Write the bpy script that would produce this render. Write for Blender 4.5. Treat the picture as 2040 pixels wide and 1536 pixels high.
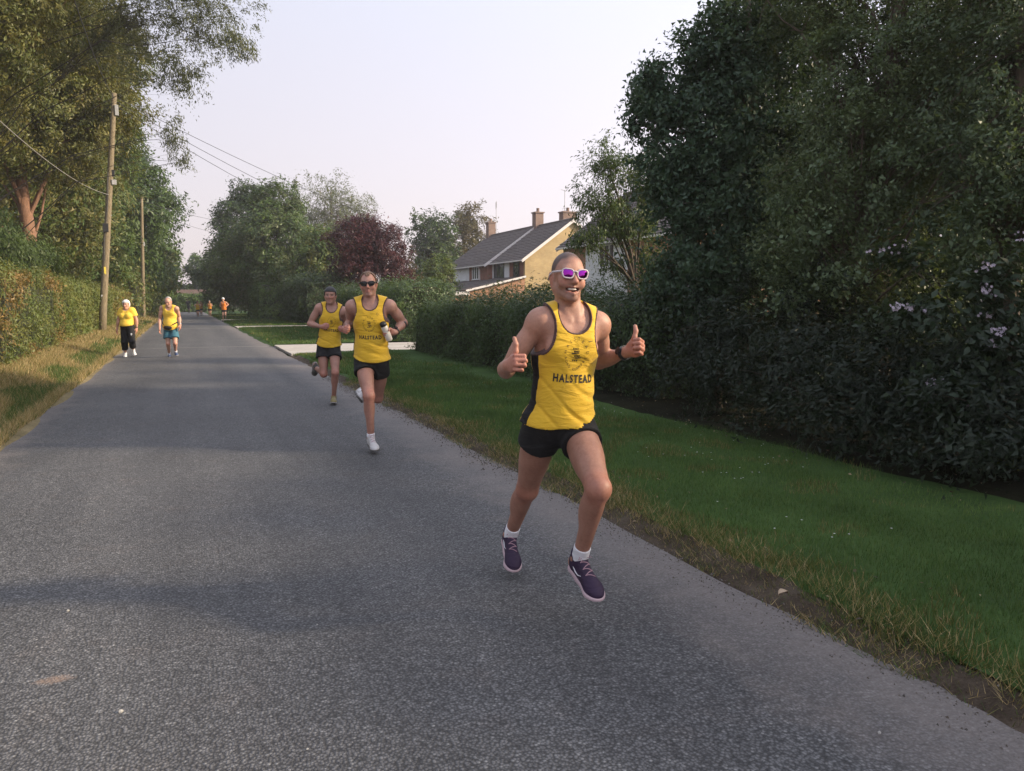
import bpy, bmesh, math, random, numpy as np
from mathutils import Vector, Matrix
from mathutils.bvhtree import BVHTree
rng = np.random.default_rng(7)
random.seed(7)
for _o in list(bpy.data.objects): bpy.data.objects.remove(_o)
SC = bpy.context.scene
COL = SC.collection
# ------------------------------------------------------------------ camera
F_PX, CXP, CYP, CAM_H = 1500.0, 1020.0, 768.0, 1.5
YAW = math.radians(23.5)                      # camera heading, right of the road's direction (+Y)
PITCH = math.atan((768 - 600) / F_PX)         # looking slightly down
FH = np.array([math.sin(YAW), math.cos(YAW), 0.0])
CR = np.array([math.cos(YAW), -math.sin(YAW), 0.0])
UZ = np.array([0.0, 0.0, 1.0])
CF = FH * math.cos(PITCH) - UZ * math.sin(PITCH)
CU = FH * math.sin(PITCH) + UZ * math.cos(PITCH)
CAM = np.array([0.0, 0.0, CAM_H])
cam = bpy.data.cameras.new('camera'); cam_o = bpy.data.objects.new('camera', cam); COL.objects.link(cam_o)
cam.sensor_fit = 'HORIZONTAL'; cam.sensor_width = 36.0; cam.lens = 36.0 * F_PX / 2040.0
cam.clip_start = 0.05; cam.clip_end = 2000
cam_o.matrix_world = Matrix(((CR[0], CU[0], -CF[0], 0), (CR[1], CU[1], -CF[1], 0), (CR[2], CU[2], -CF[2], CAM_H), (0, 0, 0, 1)))
SC.camera = cam_o
def P(x, y, d):                               # photo pixel + distance along the view axis -> point
    return CAM + CF * d + CR * ((x - CXP) / F_PX * d) + CU * ((CYP - y) / F_PX * d)
def G(x, y, z=0.0):                           # photo pixel -> point on a level z
    v = CF + CR * ((x - CXP) / F_PX) + CU * ((CYP - y) / F_PX)
    return CAM + v * ((z - CAM_H) / v[2])
def PX(x, X):                                 # photo column + offset from the road axis -> Y along the road
    a = YAW + math.atan((x - CXP) / F_PX)
    return X / math.tan(a)
# ------------------------------------------------------------------ sky, sun, exposure
SUN_EL = math.radians(24.0)
SUN_AZ = YAW + math.radians(93.0)             # clockwise from +Y: to the right of the camera
world = bpy.data.worlds.new('World'); SC.world = world; world.use_nodes = True
nt = world.node_tree; nt.nodes.clear()
n_out = nt.nodes.new('ShaderNodeOutputWorld'); n_bg = nt.nodes.new('ShaderNodeBackground')
n_sky = nt.nodes.new('ShaderNodeTexSky'); n_sky.sky_type = 'NISHITA'; n_sky.sun_disc = False
n_sky.sun_elevation = SUN_EL; n_sky.sun_rotation = SUN_AZ
n_sky.dust_density = 4.0; n_sky.air_density = 1.0; n_sky.ozone_density = 1.5
n_tc = nt.nodes.new('ShaderNodeTexCoord'); n_sep = nt.nodes.new('ShaderNodeSeparateXYZ')
nt.links.new(n_tc.outputs['Generated'], n_sep.inputs[0])
n_ramp = nt.nodes.new('ShaderNodeValToRGB')   # thin summer-evening veil of high haze: rosy low, lavender-white above
n_ramp.color_ramp.elements[0].position = 0.0; n_ramp.color_ramp.elements[0].color = (0.90, 0.77, 0.775, 1)
n_ramp.color_ramp.elements[1].position = 0.45; n_ramp.color_ramp.elements[1].color = (0.71, 0.74, 0.87, 1)
nt.links.new(n_sep.outputs['Z'], n_ramp.inputs[0])
n_mix = nt.nodes.new('ShaderNodeMix'); n_mix.data_type = 'RGBA'; n_mix.inputs[0].default_value = 0.74
n_sc = nt.nodes.new('ShaderNodeVectorMath'); n_sc.operation = 'SCALE'; # the veil is brighter on the sun's side; x10 takes it to the sky texture's own units
n_dot = nt.nodes.new('ShaderNodeVectorMath'); n_dot.operation = 'DOT_PRODUCT'; nt.links.new(n_tc.outputs['Generated'], n_dot.inputs[0])
n_dot.inputs[1].default_value = (math.sin(SUN_AZ) * math.cos(SUN_EL), math.cos(SUN_AZ) * math.cos(SUN_EL), math.sin(SUN_EL))
n_gl = nt.nodes.new('ShaderNodeMath'); n_gl.operation = 'MULTIPLY_ADD'; n_gl.inputs[1].default_value = 4.2; n_gl.inputs[2].default_value = 9.6
nt.links.new(n_dot.outputs['Value'], n_gl.inputs[0]); nt.links.new(n_gl.outputs[0], n_sc.inputs['Scale'])
nt.links.new(n_ramp.outputs[0], n_sc.inputs[0])
nt.links.new(n_sky.outputs[0], n_mix.inputs[6]); nt.links.new(n_sc.outputs[0], n_mix.inputs[7])
nt.links.new(n_mix.outputs[2], n_bg.inputs[0]); n_bg.inputs[1].default_value = 0.1
nt.links.new(n_bg.outputs[0], n_out.inputs[0])
sun = bpy.data.lights.new('sun', 'SUN'); sun_o = bpy.data.objects.new('sun', sun); COL.objects.link(sun_o)
sun.energy = 4.4; sun.angle = math.radians(3.5); sun.color = (1.0, 0.82, 0.58)
SUN_DIR = Vector((math.sin(SUN_AZ) * math.cos(SUN_EL), math.cos(SUN_AZ) * math.cos(SUN_EL), math.sin(SUN_EL)))
sun_o.rotation_euler = SUN_DIR.to_track_quat('Z', 'Y').to_euler(); sun_o.location = (40, -10, 30)
SC.view_settings.view_transform = 'Standard'; SC.view_settings.look = 'None'
SC.view_settings.gamma = 1.0; SC.view_settings.use_curve_mapping = False
SC.view_settings.exposure = 0.6
SC.render.engine = 'CYCLES'
SC.cycles.use_denoising = True
SC.cycles.max_bounces = 6; SC.cycles.diffuse_bounces = 3; SC.cycles.glossy_bounces = 2
SC.cycles.transmission_bounces = 4; SC.cycles.transparent_max_bounces = 4; SC.cycles.volume_bounces = 1
# ------------------------------------------------------------------ helpers
def tag(o, label=None, cat=None, group=None, kind=None):
    if label: o['label'] = label
    if cat: o['category'] = cat
    if group: o['group'] = group
    if kind: o['kind'] = kind
    return o
def empty(name, loc=(0, 0, 0)):
    o = bpy.data.objects.new(name, None); COL.objects.link(o); o.location = [float(c) for c in loc]; o.empty_display_size = 0.2
    return o
def mesh_np(name, V, quads=None, tris=None, smooth=False):
    """mesh from numpy arrays"""
    me = bpy.data.meshes.new(name); V = np.asarray(V, np.float32)
    nq = 0 if quads is None else len(quads); ntr = 0 if tris is None else len(tris)
    me.vertices.add(len(V)); me.vertices.foreach_set('co', V.ravel())
    li = []
    if nq: li.append(np.asarray(quads, np.int32).ravel())
    if ntr: li.append(np.asarray(tris, np.int32).ravel())
    li = np.concatenate(li)
    me.loops.add(len(li)); me.loops.foreach_set('vertex_index', li)
    me.polygons.add(nq + ntr)
    st = np.concatenate([np.arange(nq) * 4, nq * 4 + np.arange(ntr) * 3]).astype(np.int32)
    me.polygons.foreach_set('loop_start', st)
    if smooth: me.polygons.foreach_set('use_smooth', np.ones(nq + ntr, bool))
    me.update(calc_edges=True)
    return me
def link(name, me, mat=None, parent=None, loc=None):
    o = bpy.data.objects.new(name, me); COL.objects.link(o)
    if mat is not None:
        me.materials.clear(); me.materials.append(mat)
    if parent is not None: o.parent = parent
    if loc is not None: o.location = [float(c) for c in loc]
    return o
def set_color(me, cols, name='tint'):
    at = me.attributes.new(name, 'FLOAT_COLOR', 'POINT')
    c = np.ones((len(me.vertices), 4), np.float32); c[:, :3] = cols
    at.data.foreach_set('color', c.ravel())
def unit(v):
    v = np.asarray(v, float); return v / (np.linalg.norm(v) + 1e-12)
class MB:
    """collects boxes, tubes and polygons into one mesh"""
    def __init__(s): s.v = []; s.f = []; s.n = 0
    def add(s, V, Fs):
        s.v.append(np.asarray(V, float)); s.f += [tuple(i + s.n for i in f) for f in Fs]; s.n += len(V)
    def box(s, c, d, ax=None):
        c = np.asarray(c, float); ax = np.eye(3) if ax is None else np.asarray(ax, float)
        V = [c + ax[0] * d[0] / 2 * i + ax[1] * d[1] / 2 * j + ax[2] * d[2] / 2 * k for i in (-1, 1) for j in (-1, 1) for k in (-1, 1)]
        s.add(V, [(0, 1, 3, 2), (4, 6, 7, 5), (0, 4, 5, 1), (2, 3, 7, 6), (0, 2, 6, 4), (1, 5, 7, 3)])
    def tube(s, pts, rad, n=8, cap=True):
        pts = np.asarray(pts, float); m = len(pts); rad = np.broadcast_to(np.asarray(rad, float), (m,))
        t = np.gradient(pts, axis=0); t /= np.linalg.norm(t, axis=1)[:, None] + 1e-9
        ref = np.array([0, 0, 1.0]) if abs(t[0][2]) < 0.9 else np.array([1.0, 0, 0])
        V = []
        for i in range(m):
            a = unit(np.cross(t[i], ref)); b = np.cross(t[i], a)
            for k in range(n):
                th = 2 * math.pi * k / n; V.append(pts[i] + rad[i] * (a * math.cos(th) + b * math.sin(th)))
        Fs = [(i * n + k, i * n + (k + 1) % n, (i + 1) * n + (k + 1) % n, (i + 1) * n + k) for i in range(m - 1) for k in range(n)]
        if cap: Fs += [tuple(range(n))[::-1], tuple((m - 1) * n + k for k in range(n))]
        s.add(V, Fs)
    def prism(s, poly, ext):
        poly = np.asarray(poly, float); n = len(poly); e = np.asarray(ext, float)
        s.add(np.concatenate([poly, poly + e]), [tuple(range(n))[::-1], tuple(range(n, 2 * n))] + [(i, (i + 1) % n, n + (i + 1) % n, n + i) for i in range(n)])
    def mesh(s, name, off=(0, 0, 0), smooth=False):
        me = bpy.data.meshes.new(name); V = np.concatenate(s.v) - np.asarray(off, float)
        me.from_pydata([tuple(p) for p in V], [], s.f); me.update()
        bm = bmesh.new(); bm.from_mesh(me); bmesh.ops.recalc_face_normals(bm, faces=bm.faces); bm.to_mesh(me); bm.free()
        if smooth: me.polygons.foreach_set('use_smooth', [True] * len(me.polygons))
        return me
    def build(s, name, mat, parent=None, off=(0, 0, 0), smooth=False):
        return link(name, s.mesh(name, off, smooth), mat, parent)
# ------------------------------------------------------------------ material helpers
class NT:
    def __init__(s, name):
        s.m = bpy.data.materials.new(name); s.m.use_nodes = True; s.t = s.m.node_tree; s.t.nodes.clear()
        s.out = s.t.nodes.new('ShaderNodeOutputMaterial')
    def n(s, typ, **kw):
        nd = s.t.nodes.new('ShaderNode' + typ)
        for k, v in kw.items():
            if hasattr(nd, k): setattr(nd, k, v)
            else: nd.inputs[k.replace('_', ' ')].default_value = v
        return nd
    def l(s, a, b): s.t.links.new(a, b)
    def ramp(s, src, stops):
        r = s.n('ValToRGB'); e = r.color_ramp.elements
        while len(e) < len(stops): e.new(0.5)
        for i, (p, c) in enumerate(stops): e[i].position = p; e[i].color = (*c, 1) if len(c) == 3 else c
        s.l(src, r.inputs[0]); return r.outputs[0]
    def mix(s, fac, a, b, blend='MIX'):
        m = s.n('Mix', data_type='RGBA', blend_type=blend)
        for i, x in ((0, fac), (6, a), (7, b)):
            if hasattr(x, 'is_linked') or hasattr(x, 'links'): s.l(x, m.inputs[i])
            else: m.inputs[i].default_value = x if i == 0 else (*x, 1)
        return m.outputs[2]
    def math(s, op, a, b=None):
        m = s.n('Math', operation=op)
        for i, x in ((0, a), (1, b)):
            if x is None: continue
            if hasattr(x, 'links'): s.l(x, m.inputs[i])
            else: m.inputs[i].default_value = x
        return m.outputs[0]
    def noise(s, vec, scale, detail=4, rough=0.55):
        n = s.n('TexNoise'); n.inputs['Scale'].default_value = scale; n.inputs['Detail'].default_value = detail; n.inputs['Roughness'].default_value = rough
        if vec is not None: s.l(vec, n.inputs['Vector'])
        return n
    def bump(s, h, strength=0.3, dist=0.01):
        b = s.n('Bump'); b.inputs['Strength'].default_value = strength; b.inputs['Distance'].default_value = dist; s.l(h, b.inputs['Height']); return b.outputs[0]
    def bsdf(s, col, rough=0.7, normal=None, **kw):
        b = s.n('BsdfPrincipled')
        if hasattr(col, 'links'): s.l(col, b.inputs['Base Color'])
        else: b.inputs['Base Color'].default_value = (*col, 1)
        if hasattr(rough, 'links'): s.l(rough, b.inputs['Roughness'])
        else: b.inputs['Roughness'].default_value = rough
        if normal is not None: s.l(normal, b.inputs['Normal'])
        for k, v in kw.items(): b.inputs[k.replace('_', ' ')].default_value = v
        return b.outputs[0]
    def done(s, sh): s.l(sh, s.out.inputs['Surface']); return s.m
    def pos(s): return s.n('NewGeometry').outputs['Position']
    def obj(s): return s.n('TexCoord').outputs['Object']
def plain(name, col, rough=0.6, var=0.12, scale=8.0, bump=0.0, **kw):
    m = NT(name); v = m.obj(); nz = m.noise(v, scale).outputs[0]
    c = m.ramp(nz, [(0.3, [x * (1 - var) for x in col]), (0.7, [min(1, x * (1 + var)) for x in col])])
    nrm = m.bump(m.noise(v, scale * 6).outputs[0], bump, 0.01) if bump else None
    return m.done(m.bsdf(c, rough, nrm, **kw))
def tinted(name, rough=0.6, noise=0.0, **kw):
    m = NT(name); a = m.n('Attribute', attribute_name='tint').outputs['Color']
    return m.done(m.bsdf(a, rough, **kw))
# ================================================================== ground, road, verges
RL_, RR_ = -1.8, 2.65
def wob(y, s): return 0.04 * np.sin(y * 0.7 + s) + 0.022 * np.sin(y * 2.1 + 2 * s) + 0.008 * np.sin(y * 5.1 + s)
def z_right(X, Y):
    t = np.clip((X - 2.68) / 0.2, 0, 1); t = t * t * (3 - 2 * t)
    return 0.055 * t + 0.03 * np.clip((X - 3.0) / 2.5, 0, 1) + 0.006 * np.sin(X * 7 + Y * 3) + 0.008 * np.sin(Y * 2.1 + 1.3 * X)
def z_left(X, Y):
    t = np.clip((-1.85 - X) / 1.2, 0, 1); t = t * t * (3 - 2 * t)
    return 0.01 + 0.2 * t + 0.012 * np.sin(X * 5 + Y * 2.2) + 0.012 * np.sin(Y * 1.7 - 2 * X)
def sheet(name, xs, ys, zf, mat, wl=None, wr=None, kind='structure'):
    X, Y = np.meshgrid(xs, ys, indexing='ij'); X = X.copy()
    if wl is not None: X[0] = X[0] + wob(Y[0], wl)
    if wr is not None: X[-1] = X[-1] + wob(Y[-1], wr)
    Z = zf(X, Y); V = np.stack([X, Y, Z + 0 * X], -1).reshape(-1, 3); n, m = X.shape
    i = np.arange((n - 1) * m).reshape(n - 1, m)[:, :-1].ravel()
    me = mesh_np(name, V, quads=np.stack([i, i + m, i + m + 1, i + 1], 1), smooth=True)
    o = link(name, me, mat); tag(o, kind=kind); return o
def mat_asphalt():
    m = NT('asphalt'); p = m.pos()
    vo = m.n('TexVoronoi'); m.l(p, vo.inputs['Vector']); vo.inputs['Scale'].default_value = 85
    v2 = m.n('TexVoronoi'); m.l(p, v2.inputs['Vector']); v2.inputs['Scale'].default_value = 160
    sep = m.n('SeparateColor'); m.l(vo.outputs['Color'], sep.inputs[0])
    chip = m.ramp(sep.outputs[0], [(0.0, (0.098, 0.098, 0.101)), (0.55, (0.144, 0.144, 0.149)), (0.92, (0.19, 0.19, 0.195)), (1.0, (0.28, 0.28, 0.28))])
    gap = m.ramp(vo.outputs['Distance'], [(0.28, (1, 1, 1)), (0.66, (0.36, 0.36, 0.36))])
    c = m.mix(1.0, chip, gap, 'MULTIPLY')
    n1 = m.noise(p, 0.55, 5, 0.6).outputs[0]; n2 = m.noise(p, 2.7, 5, 0.65).outputs[0]; n3 = m.noise(p, 28, 3, 0.7).outputs[0]
    c = m.mix(1.0, c, m.ramp(n1, [(0.3, (0.82, 0.815, 0.81)), (0.7, (1.15, 1.14, 1.125))]), 'MULTIPLY')
    c = m.mix(m.ramp(n2, [(0.55, (0, 0, 0)), (0.75, (0.55, 0.55, 0.55))]), c, m.mix(1.0, c, (1.15, 1.02, 0.93), 'MULTIPLY'))
    c = m.mix(1.0, c, m.ramp(n3, [(0.25, (0.72, 0.72, 0.72)), (0.75, (1.28, 1.28, 1.28))]), 'MULTIPLY')
    mp = m.n('Mapping'); m.l(p, mp.inputs[0]); mp.inputs['Scale'].default_value = (1.5, 0.09, 1); nb = m.noise(mp.outputs[0], 1.0, 4, 0.6).outputs[0]
    c = m.mix(1.0, c, m.ramp(nb, [(0.30, (0.66, 0.66, 0.67)), (0.5, (0.87, 0.87, 0.87)), (0.7, (1.06, 1.05, 1.03))]), 'MULTIPLY')
    cr = m.n('TexVoronoi', feature='DISTANCE_TO_EDGE'); wv = m.n('VectorMath', operation='ADD'); m.l(p, wv.inputs[0]); nn = m.noise(p, 3.0, 3); m.l(nn.outputs['Color'], wv.inputs[1]); m.l(wv.outputs[0], cr.inputs['Vector']); cr.inputs['Scale'].default_value = 0.55
    ck = m.n('MapRange'); m.l(cr.outputs['Distance'], ck.inputs[0]); ck.inputs[1].default_value = 0.006; ck.inputs[2].default_value = 0.001; ck.inputs[4].default_value = 0.45
    ckm = m.math('MULTIPLY', ck.outputs[0], m.ramp(n1, [(0.5, (0, 0, 0)), (0.62, (1, 1, 1))]))
    c = m.mix(ckm, c, (0.035, 0.035, 0.037))
    # dusty margins where wheels seldom run, darker worn tracks between
    xyz = m.n('SeparateXYZ'); m.l(p, xyz.inputs[0]); nw = m.math('MULTIPLY', m.math('SUBTRACT', n2, 0.5), 0.9)
    xw = m.math('ADD', xyz.outputs[0], nw)
    ed = m.ramp(m.math('MULTIPLY_ADD', xw, 0.2, ), [(0.0, (0, 0, 0))]) if False else None
    mr = m.n('MapRange'); m.l(xw, mr.inputs[0]); mr.inputs[1].default_value = 1.9; mr.inputs[2].default_value = 2.45
    ml = m.n('MapRange'); m.l(xw, ml.inputs[0]); ml.inputs[1].default_value = -1.45; ml.inputs[2].default_value = -1.85
    dust = m.math('MULTIPLY', m.math('MAXIMUM', mr.outputs[0], ml.outputs[0]), 0.62)
    c = m.mix(dust, c, m.mix(n3, (0.13, 0.11, 0.10), (0.27, 0.235, 0.215)))
    # a resurfacing seam and an old trench line straight across
    for y0, w, k in ((26.3, 0.10, 0.55), (44.5, 0.16, 0.5), (38.0, 0.05, 0.25)):
        d = m.math('ABSOLUTE', m.math('SUBTRACT', m.math('ADD', xyz.outputs[1], m.math('MULTIPLY', n2, 0.25)), y0 + 0.12))
        s = m.n('MapRange'); m.l(d, s.inputs[0]); s.inputs[1].default_value = w; s.inputs[2].default_value = w * 0.3; s.inputs[4].default_value = k
        c = m.mix(s.outputs[0], c, (0.34, 0.31, 0.28))
    # tan scuff near the camera's left
    for (sx, sy, rx, ry, col, k) in ((-0.53, 3.31, 0.07, 0.035, (0.30, 0.21, 0.155), 0.55),):
        dx = m.math('DIVIDE', m.math('SUBTRACT', xyz.outputs[0], sx), rx); dy = m.math('DIVIDE', m.math('SUBTRACT', xyz.outputs[1], sy), ry)
        r2 = m.math('ADD', m.math('ADD', m.math('MULTIPLY', dx, dx), m.math('MULTIPLY', dy, dy)), m.math('MULTIPLY', m.math('SUBTRACT', n3, 0.5), 3.0))
        s = m.n('MapRange'); m.l(r2, s.inputs[0]); s.inputs[1].default_value = 1.4; s.inputs[2].default_value = 0.0; s.inputs[4].default_value = k
        c = m.mix(s.outputs[0], c, col)
    h = m.math('ADD', m.math('MULTIPLY', vo.outputs['Distance'], -1.0), m.math('MULTIPLY', v2.outputs['Distance'], -0.4))
    return m.done(m.bsdf(c, 0.7, m.bump(h, 0.9, 0.006), Specular_IOR_Level=0.5))
def mat_ground(name, cols, scale=1.2, bump=0.5):
    m = NT(name); p = m.pos(); n1 = m.noise(p, scale, 6, 0.65).outputs[0]; n2 = m.noise(p, scale * 18, 4, 0.7).outputs[0]
    f = m.math('ADD', m.math('MULTIPLY', n1, 0.6), m.math('MULTIPLY', n2, 0.4)); k = len(cols)
    c = m.ramp(f, [(0.33 + 0.34 * i / (k - 1), c_) for i, c_ in enumerate(cols)])
    return m.done(m.bsdf(c, 0.95, m.bump(n2, bump, 0.02), Specular_IOR_Level=0.1))
M_ASPH = mat_asphalt()
M_SOIL = mat_ground('verge_soil', [(0.035, 0.026, 0.02), (0.06, 0.045, 0.033), (0.10, 0.078, 0.058), (0.13, 0.11, 0.085)], 4.0, 0.9)
M_LAWN = mat_ground('lawn_ground', [(0.035, 0.06, 0.02), (0.05, 0.09, 0.026), (0.07, 0.12, 0.034)], 1.5)
M_STRAW = mat_ground('dry_verge_ground', [(0.10, 0.085, 0.045), (0.20, 0.16, 0.085), (0.30, 0.235, 0.13)], 1.5)
M_FIELD = mat_ground('far_ground', [(0.03, 0.045, 0.016), (0.05, 0.07, 0.025), (0.07, 0.085, 0.035)], 0.4)
M_CONC = mat_ground('concrete', [(0.36, 0.33, 0.30), (0.43, 0.40, 0.365), (0.50, 0.47, 0.43)], 0.9, 0.15)
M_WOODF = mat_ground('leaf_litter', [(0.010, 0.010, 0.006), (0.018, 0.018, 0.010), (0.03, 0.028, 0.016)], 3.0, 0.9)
sheet('ground', np.linspace(-140, 160, 31), np.linspace(-60, 240, 31), lambda X, Y: 0 * X - 0.06, M_FIELD)
sheet('road', np.linspace(RL_, RR_, 12), np.r_[np.arange(-6, 16, 0.08), np.arange(16, 116, 0.5)], lambda X, Y: 0.02 - 0.004 * (X - 0.4) ** 2, M_ASPH, 1.0, 2.0)
sheet('verge_left', np.r_[-12, -8, -5, np.linspace(-3.6, -1.6, 14)], np.arange(-6, 130, 0.3), lambda X, Y: np.where(X > -1.72, -0.03, z_left(X, Y)) + 0 * X, M_STRAW)
def zr(X, Y): return np.where(X < 2.58, -0.03, z_right(X, Y))
ysR = [(-6, 21.6), (26.2, 44.0), (47.2, 61.0), (64.5, 118)]
for a, b_ in ysR: sheet('verge_right', np.r_[np.linspace(2.5 if a > 0 else 2.82, 3.6, 12), np.linspace(3.9, 5.6, 5), 7, 9.5], np.arange(a, b_ + 0.01, 0.3 if a < 40 else 0.6), zr, M_LAWN)
sheet('soil_strip', np.linspace(2.54, 2.92, 12), np.arange(-6, 21.5, 0.1), lambda X, Y: np.minimum(-0.02 + (X - 2.54) * 0.22, z_right(X, Y) + 0.008) - 0.06 * np.clip((X - 2.84) / 0.08, 0, 1) + 0.008 * np.sin(X * 31 + Y * 9) * np.sin(Y * 17 + X * 5) * np.clip((X - 2.56) / 0.08, 0, 1), M_SOIL, None, 4.0)
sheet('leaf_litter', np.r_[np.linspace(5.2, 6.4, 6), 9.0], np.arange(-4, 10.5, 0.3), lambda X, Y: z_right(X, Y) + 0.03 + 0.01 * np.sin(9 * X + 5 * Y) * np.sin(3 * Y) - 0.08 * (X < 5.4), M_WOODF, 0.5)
# concrete driveways, each poured in bays with open joints
for (y0, y1, x1, nb) in ((21.75, 26.1, 14, 3), (44.1, 47.1, 13, 2), (61.2, 64.3, 11, 2)):
    d = empty('driveway', (2.7, (y0 + y1) / 2, 0)); tag(d, kind='structure')
    xs = np.linspace(2.72, x1, 5); yy = np.linspace(y0, y1, nb + 1)
    for i in range(4):
        for j in range(nb):
            mb = MB(); cx, cy = (xs[i] + xs[i + 1]) / 2, (yy[j] + yy[j + 1]) / 2
            mb.box((cx - 2.7, cy - (y0 + y1) / 2, 0.005 + 0.006 * ((i * 3 + j) % 3)), (xs[i + 1] - xs[i] - 0.02, yy[j + 1] - yy[j] - 0.02, 0.07)); mb.build('concrete_bay', M_CONC, d)
# ---------------------------------------------------------------- grass, built blade by blade
def mat_leaf(name, rough=0.5, trans=0.35, spec=0.3):
    m = NT(name); a = m.n('Attribute', attribute_name='tint').outputs['Color']
    b = m.bsdf(a, rough, Specular_IOR_Level=spec); t = m.n('BsdfTranslucent'); m.l(m.mix(1.0, a, (1.25, 1.15, 0.55), 'MULTIPLY'), t.inputs[0])
    x = m.n('MixShader'); x.inputs[0].default_value = trans; m.l(b, x.inputs[1]); m.l(t.outputs[0], x.inputs[2])
    return m.done(x.outputs[0])
M_LEAF = mat_leaf('leaves', 0.45, 0.3)
M_GRASS = mat_leaf('grass_blades', 0.6, 0.25, 0.15)
def blades(name, X, Y, zf, h, w, cols, lean=0.5, label=None, mott=0.0):
    n = len(X); z = zf(X, Y); th = rng.uniform(0, 2 * np.pi, n); H = h * rng.uniform(0.5, 1.25, n); ln = lean * rng.uniform(0.2, 1.3, n) * H
    dx, dy = np.cos(th), np.sin(th); ph = rng.uniform(0, 2 * np.pi, n)
    V = np.empty((n, 3, 3), np.float32)
    V[:, 0] = np.stack([X - dy * w, Y + dx * w, z - 0.01], 1); V[:, 1] = np.stack([X + dy * w, Y - dx * w, z - 0.01], 1)
    V[:, 2] = np.stack([X + np.cos(ph) * ln, Y + np.sin(ph) * ln, z + H], 1)
    C = np.asarray(cols)[rng.integers(0, len(cols), n)] * rng.uniform(0.75, 1.25, (n, 1))
    if mott:
        m1 = patch(X, Y, 2.1, 0.4); m2 = patch(X, Y, 5.3, 1.9); m3 = patch(X, Y, 0.8, 2.7)
        C = C * (1 + mott * (0.5 * m1 + 0.35 * m2 + 0.5 * m3))[:, None]; dry = (m2 + 0.6 * m1 > 0.62) & (rng.random(n) < 0.55)
        C[dry] = np.asarray(OLIVE + DRY[:1])[rng.integers(0, 4, dry.sum())] * rng.uniform(0.7, 1.1, (dry.sum(), 1)); V[:, 2, 2] += (H * 0.5 * np.clip(m2, 0, 1)).astype(np.float32)
    me = mesh_np(name, V.reshape(-1, 3), tris=np.arange(3 * n).reshape(-1, 3)); set_color(me, np.repeat(C, 3, 0))
    o = link(name, me, M_GRASS); tag(o, label, 'grass', kind='stuff'); return o
def scatter(n, x0, x1, y0, y1, keep=None):
    X = rng.uniform(x0, x1, n); Y = rng.uniform(y0, y1, n)
    if keep is not None: k = keep(X, Y); X, Y = X[k], Y[k]
    return X, Y
def patch(X, Y, f, s=0.0): return np.sin(X * f + 2 * np.sin(Y * f * 0.6 + s)) * np.sin(Y * f * 0.8 + 1.7 * np.sin(X * f * 0.7 + s))
GREENS = [(0.068, 0.125, 0.036), (0.085, 0.145, 0.042), (0.055, 0.105, 0.03), (0.11, 0.155, 0.05)]
DRY = [(0.36, 0.275, 0.14), (0.46, 0.36, 0.20), (0.28, 0.21, 0.10), (0.2, 0.19, 0.07)]
OLIVE = [(0.09, 0.11, 0.03), (0.13, 0.125, 0.045), (0.07, 0.10, 0.025)]
gx, gy = [], []
for (n, y0, y1, w) in ((150000, 0.8, 7.5, 0), (70000, 7.5, 14, 0), (30000, 14, 21.6, 0)):
    X, Y = scatter(n, 2.75, 6.0, y0, y1, lambda X, Y: (X > 2.83 + 0.07 * np.sin(Y * 1.7 + np.sin(Y * 0.6)) + 0.06 * np.sin(Y * 4.3 + 1) + 0.04 * np.sin(Y * 11)) & (rng.random(len(X)) < np.clip((5.5 + 0.3 * np.sin(Y * 1.3) - X) / 0.7, 0, 1)))
    blades('lawn_grass', X, Y, z_right, 0.034 if y0 < 7 else 0.045, 0.0022 if y0 < 7 else (0.004 if y0 < 14 else 0.007), GREENS, 0.7, 'short mown green grass on the right-hand verge', 0.4)
X, Y = scatter(32000, 2.68, 3.4, 0.8, 12, lambda X, Y: rng.random(len(X)) < np.exp(-((X - 2.90 - 0.08 * np.sin(Y * 2.7)) / 0.16) ** 2) * (0.35 + 0.65 * (patch(X, Y, 2.4, 1) > -0.2)))
blades('lawn_edge_grass', X, Y, z_right, 0.06, 0.0024, DRY + OLIVE, 1.1, 'dry strawy grass along the lawn\'s eroded edge')
X, Y = scatter(30000, 2.58, 2.9, 0.8, 14, lambda X, Y: rng.random(len(X)) < 0.4 * np.clip((X - 2.56) / 0.2, 0, 1) + 0.7 * (patch(X, Y, 3.1, 2) > 0.15))
blades('soil_tufts', X, Y, lambda X, Y: z_right(X, Y), 0.035, 0.0025, DRY + OLIVE + GREENS[:2], 1.6, 'clippings and small tufts on the bare soil strip')
for a, b_ in ysR[1:]:
    X, Y = scatter(int(26000 * min(1, 30 / a)), 2.75, 7.0, a + 0.1, min(b_, 90)); blades('lawn_grass', X, Y, z_right, 0.06, 0.012 if a < 40 else 0.03, GREENS, 0.6, 'short mown grass between the driveways', 0.3)
for (n, y0, y1, w, h) in ((42000, 7.5, 14, 0.0035, 0.11), (40000, 14, 26, 0.006, 0.12), (24000, 26, 50, 0.013, 0.14), (9000, 50, 100, 0.03, 0.16)):
    X, Y = scatter(n, -3.7, -1.78, y0, y1)
    g = (X > -2.55) & (patch(X, Y, 1.1, 0.3) + 0.9 * (X + 2.3) / 0.5 > -0.1) & (X < -1.95); e = rng.random(len(X)) < 0.14
    X1, Y1 = X[g ^ e], Y[g ^ e]; X2, Y2 = X[~(g ^ e)], Y[~(g ^ e)]
    blades('verge_grass', X1, Y1, z_left, h * 0.95, w, GREENS + OLIVE[:1], 0.7, 'green grass fringe along the left edge of the road')
    blades('dry_grass', X2, Y2, z_left, h * 1.1, w, DRY, 0.9, 'straw-coloured dry grass below the left hedge')
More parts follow.
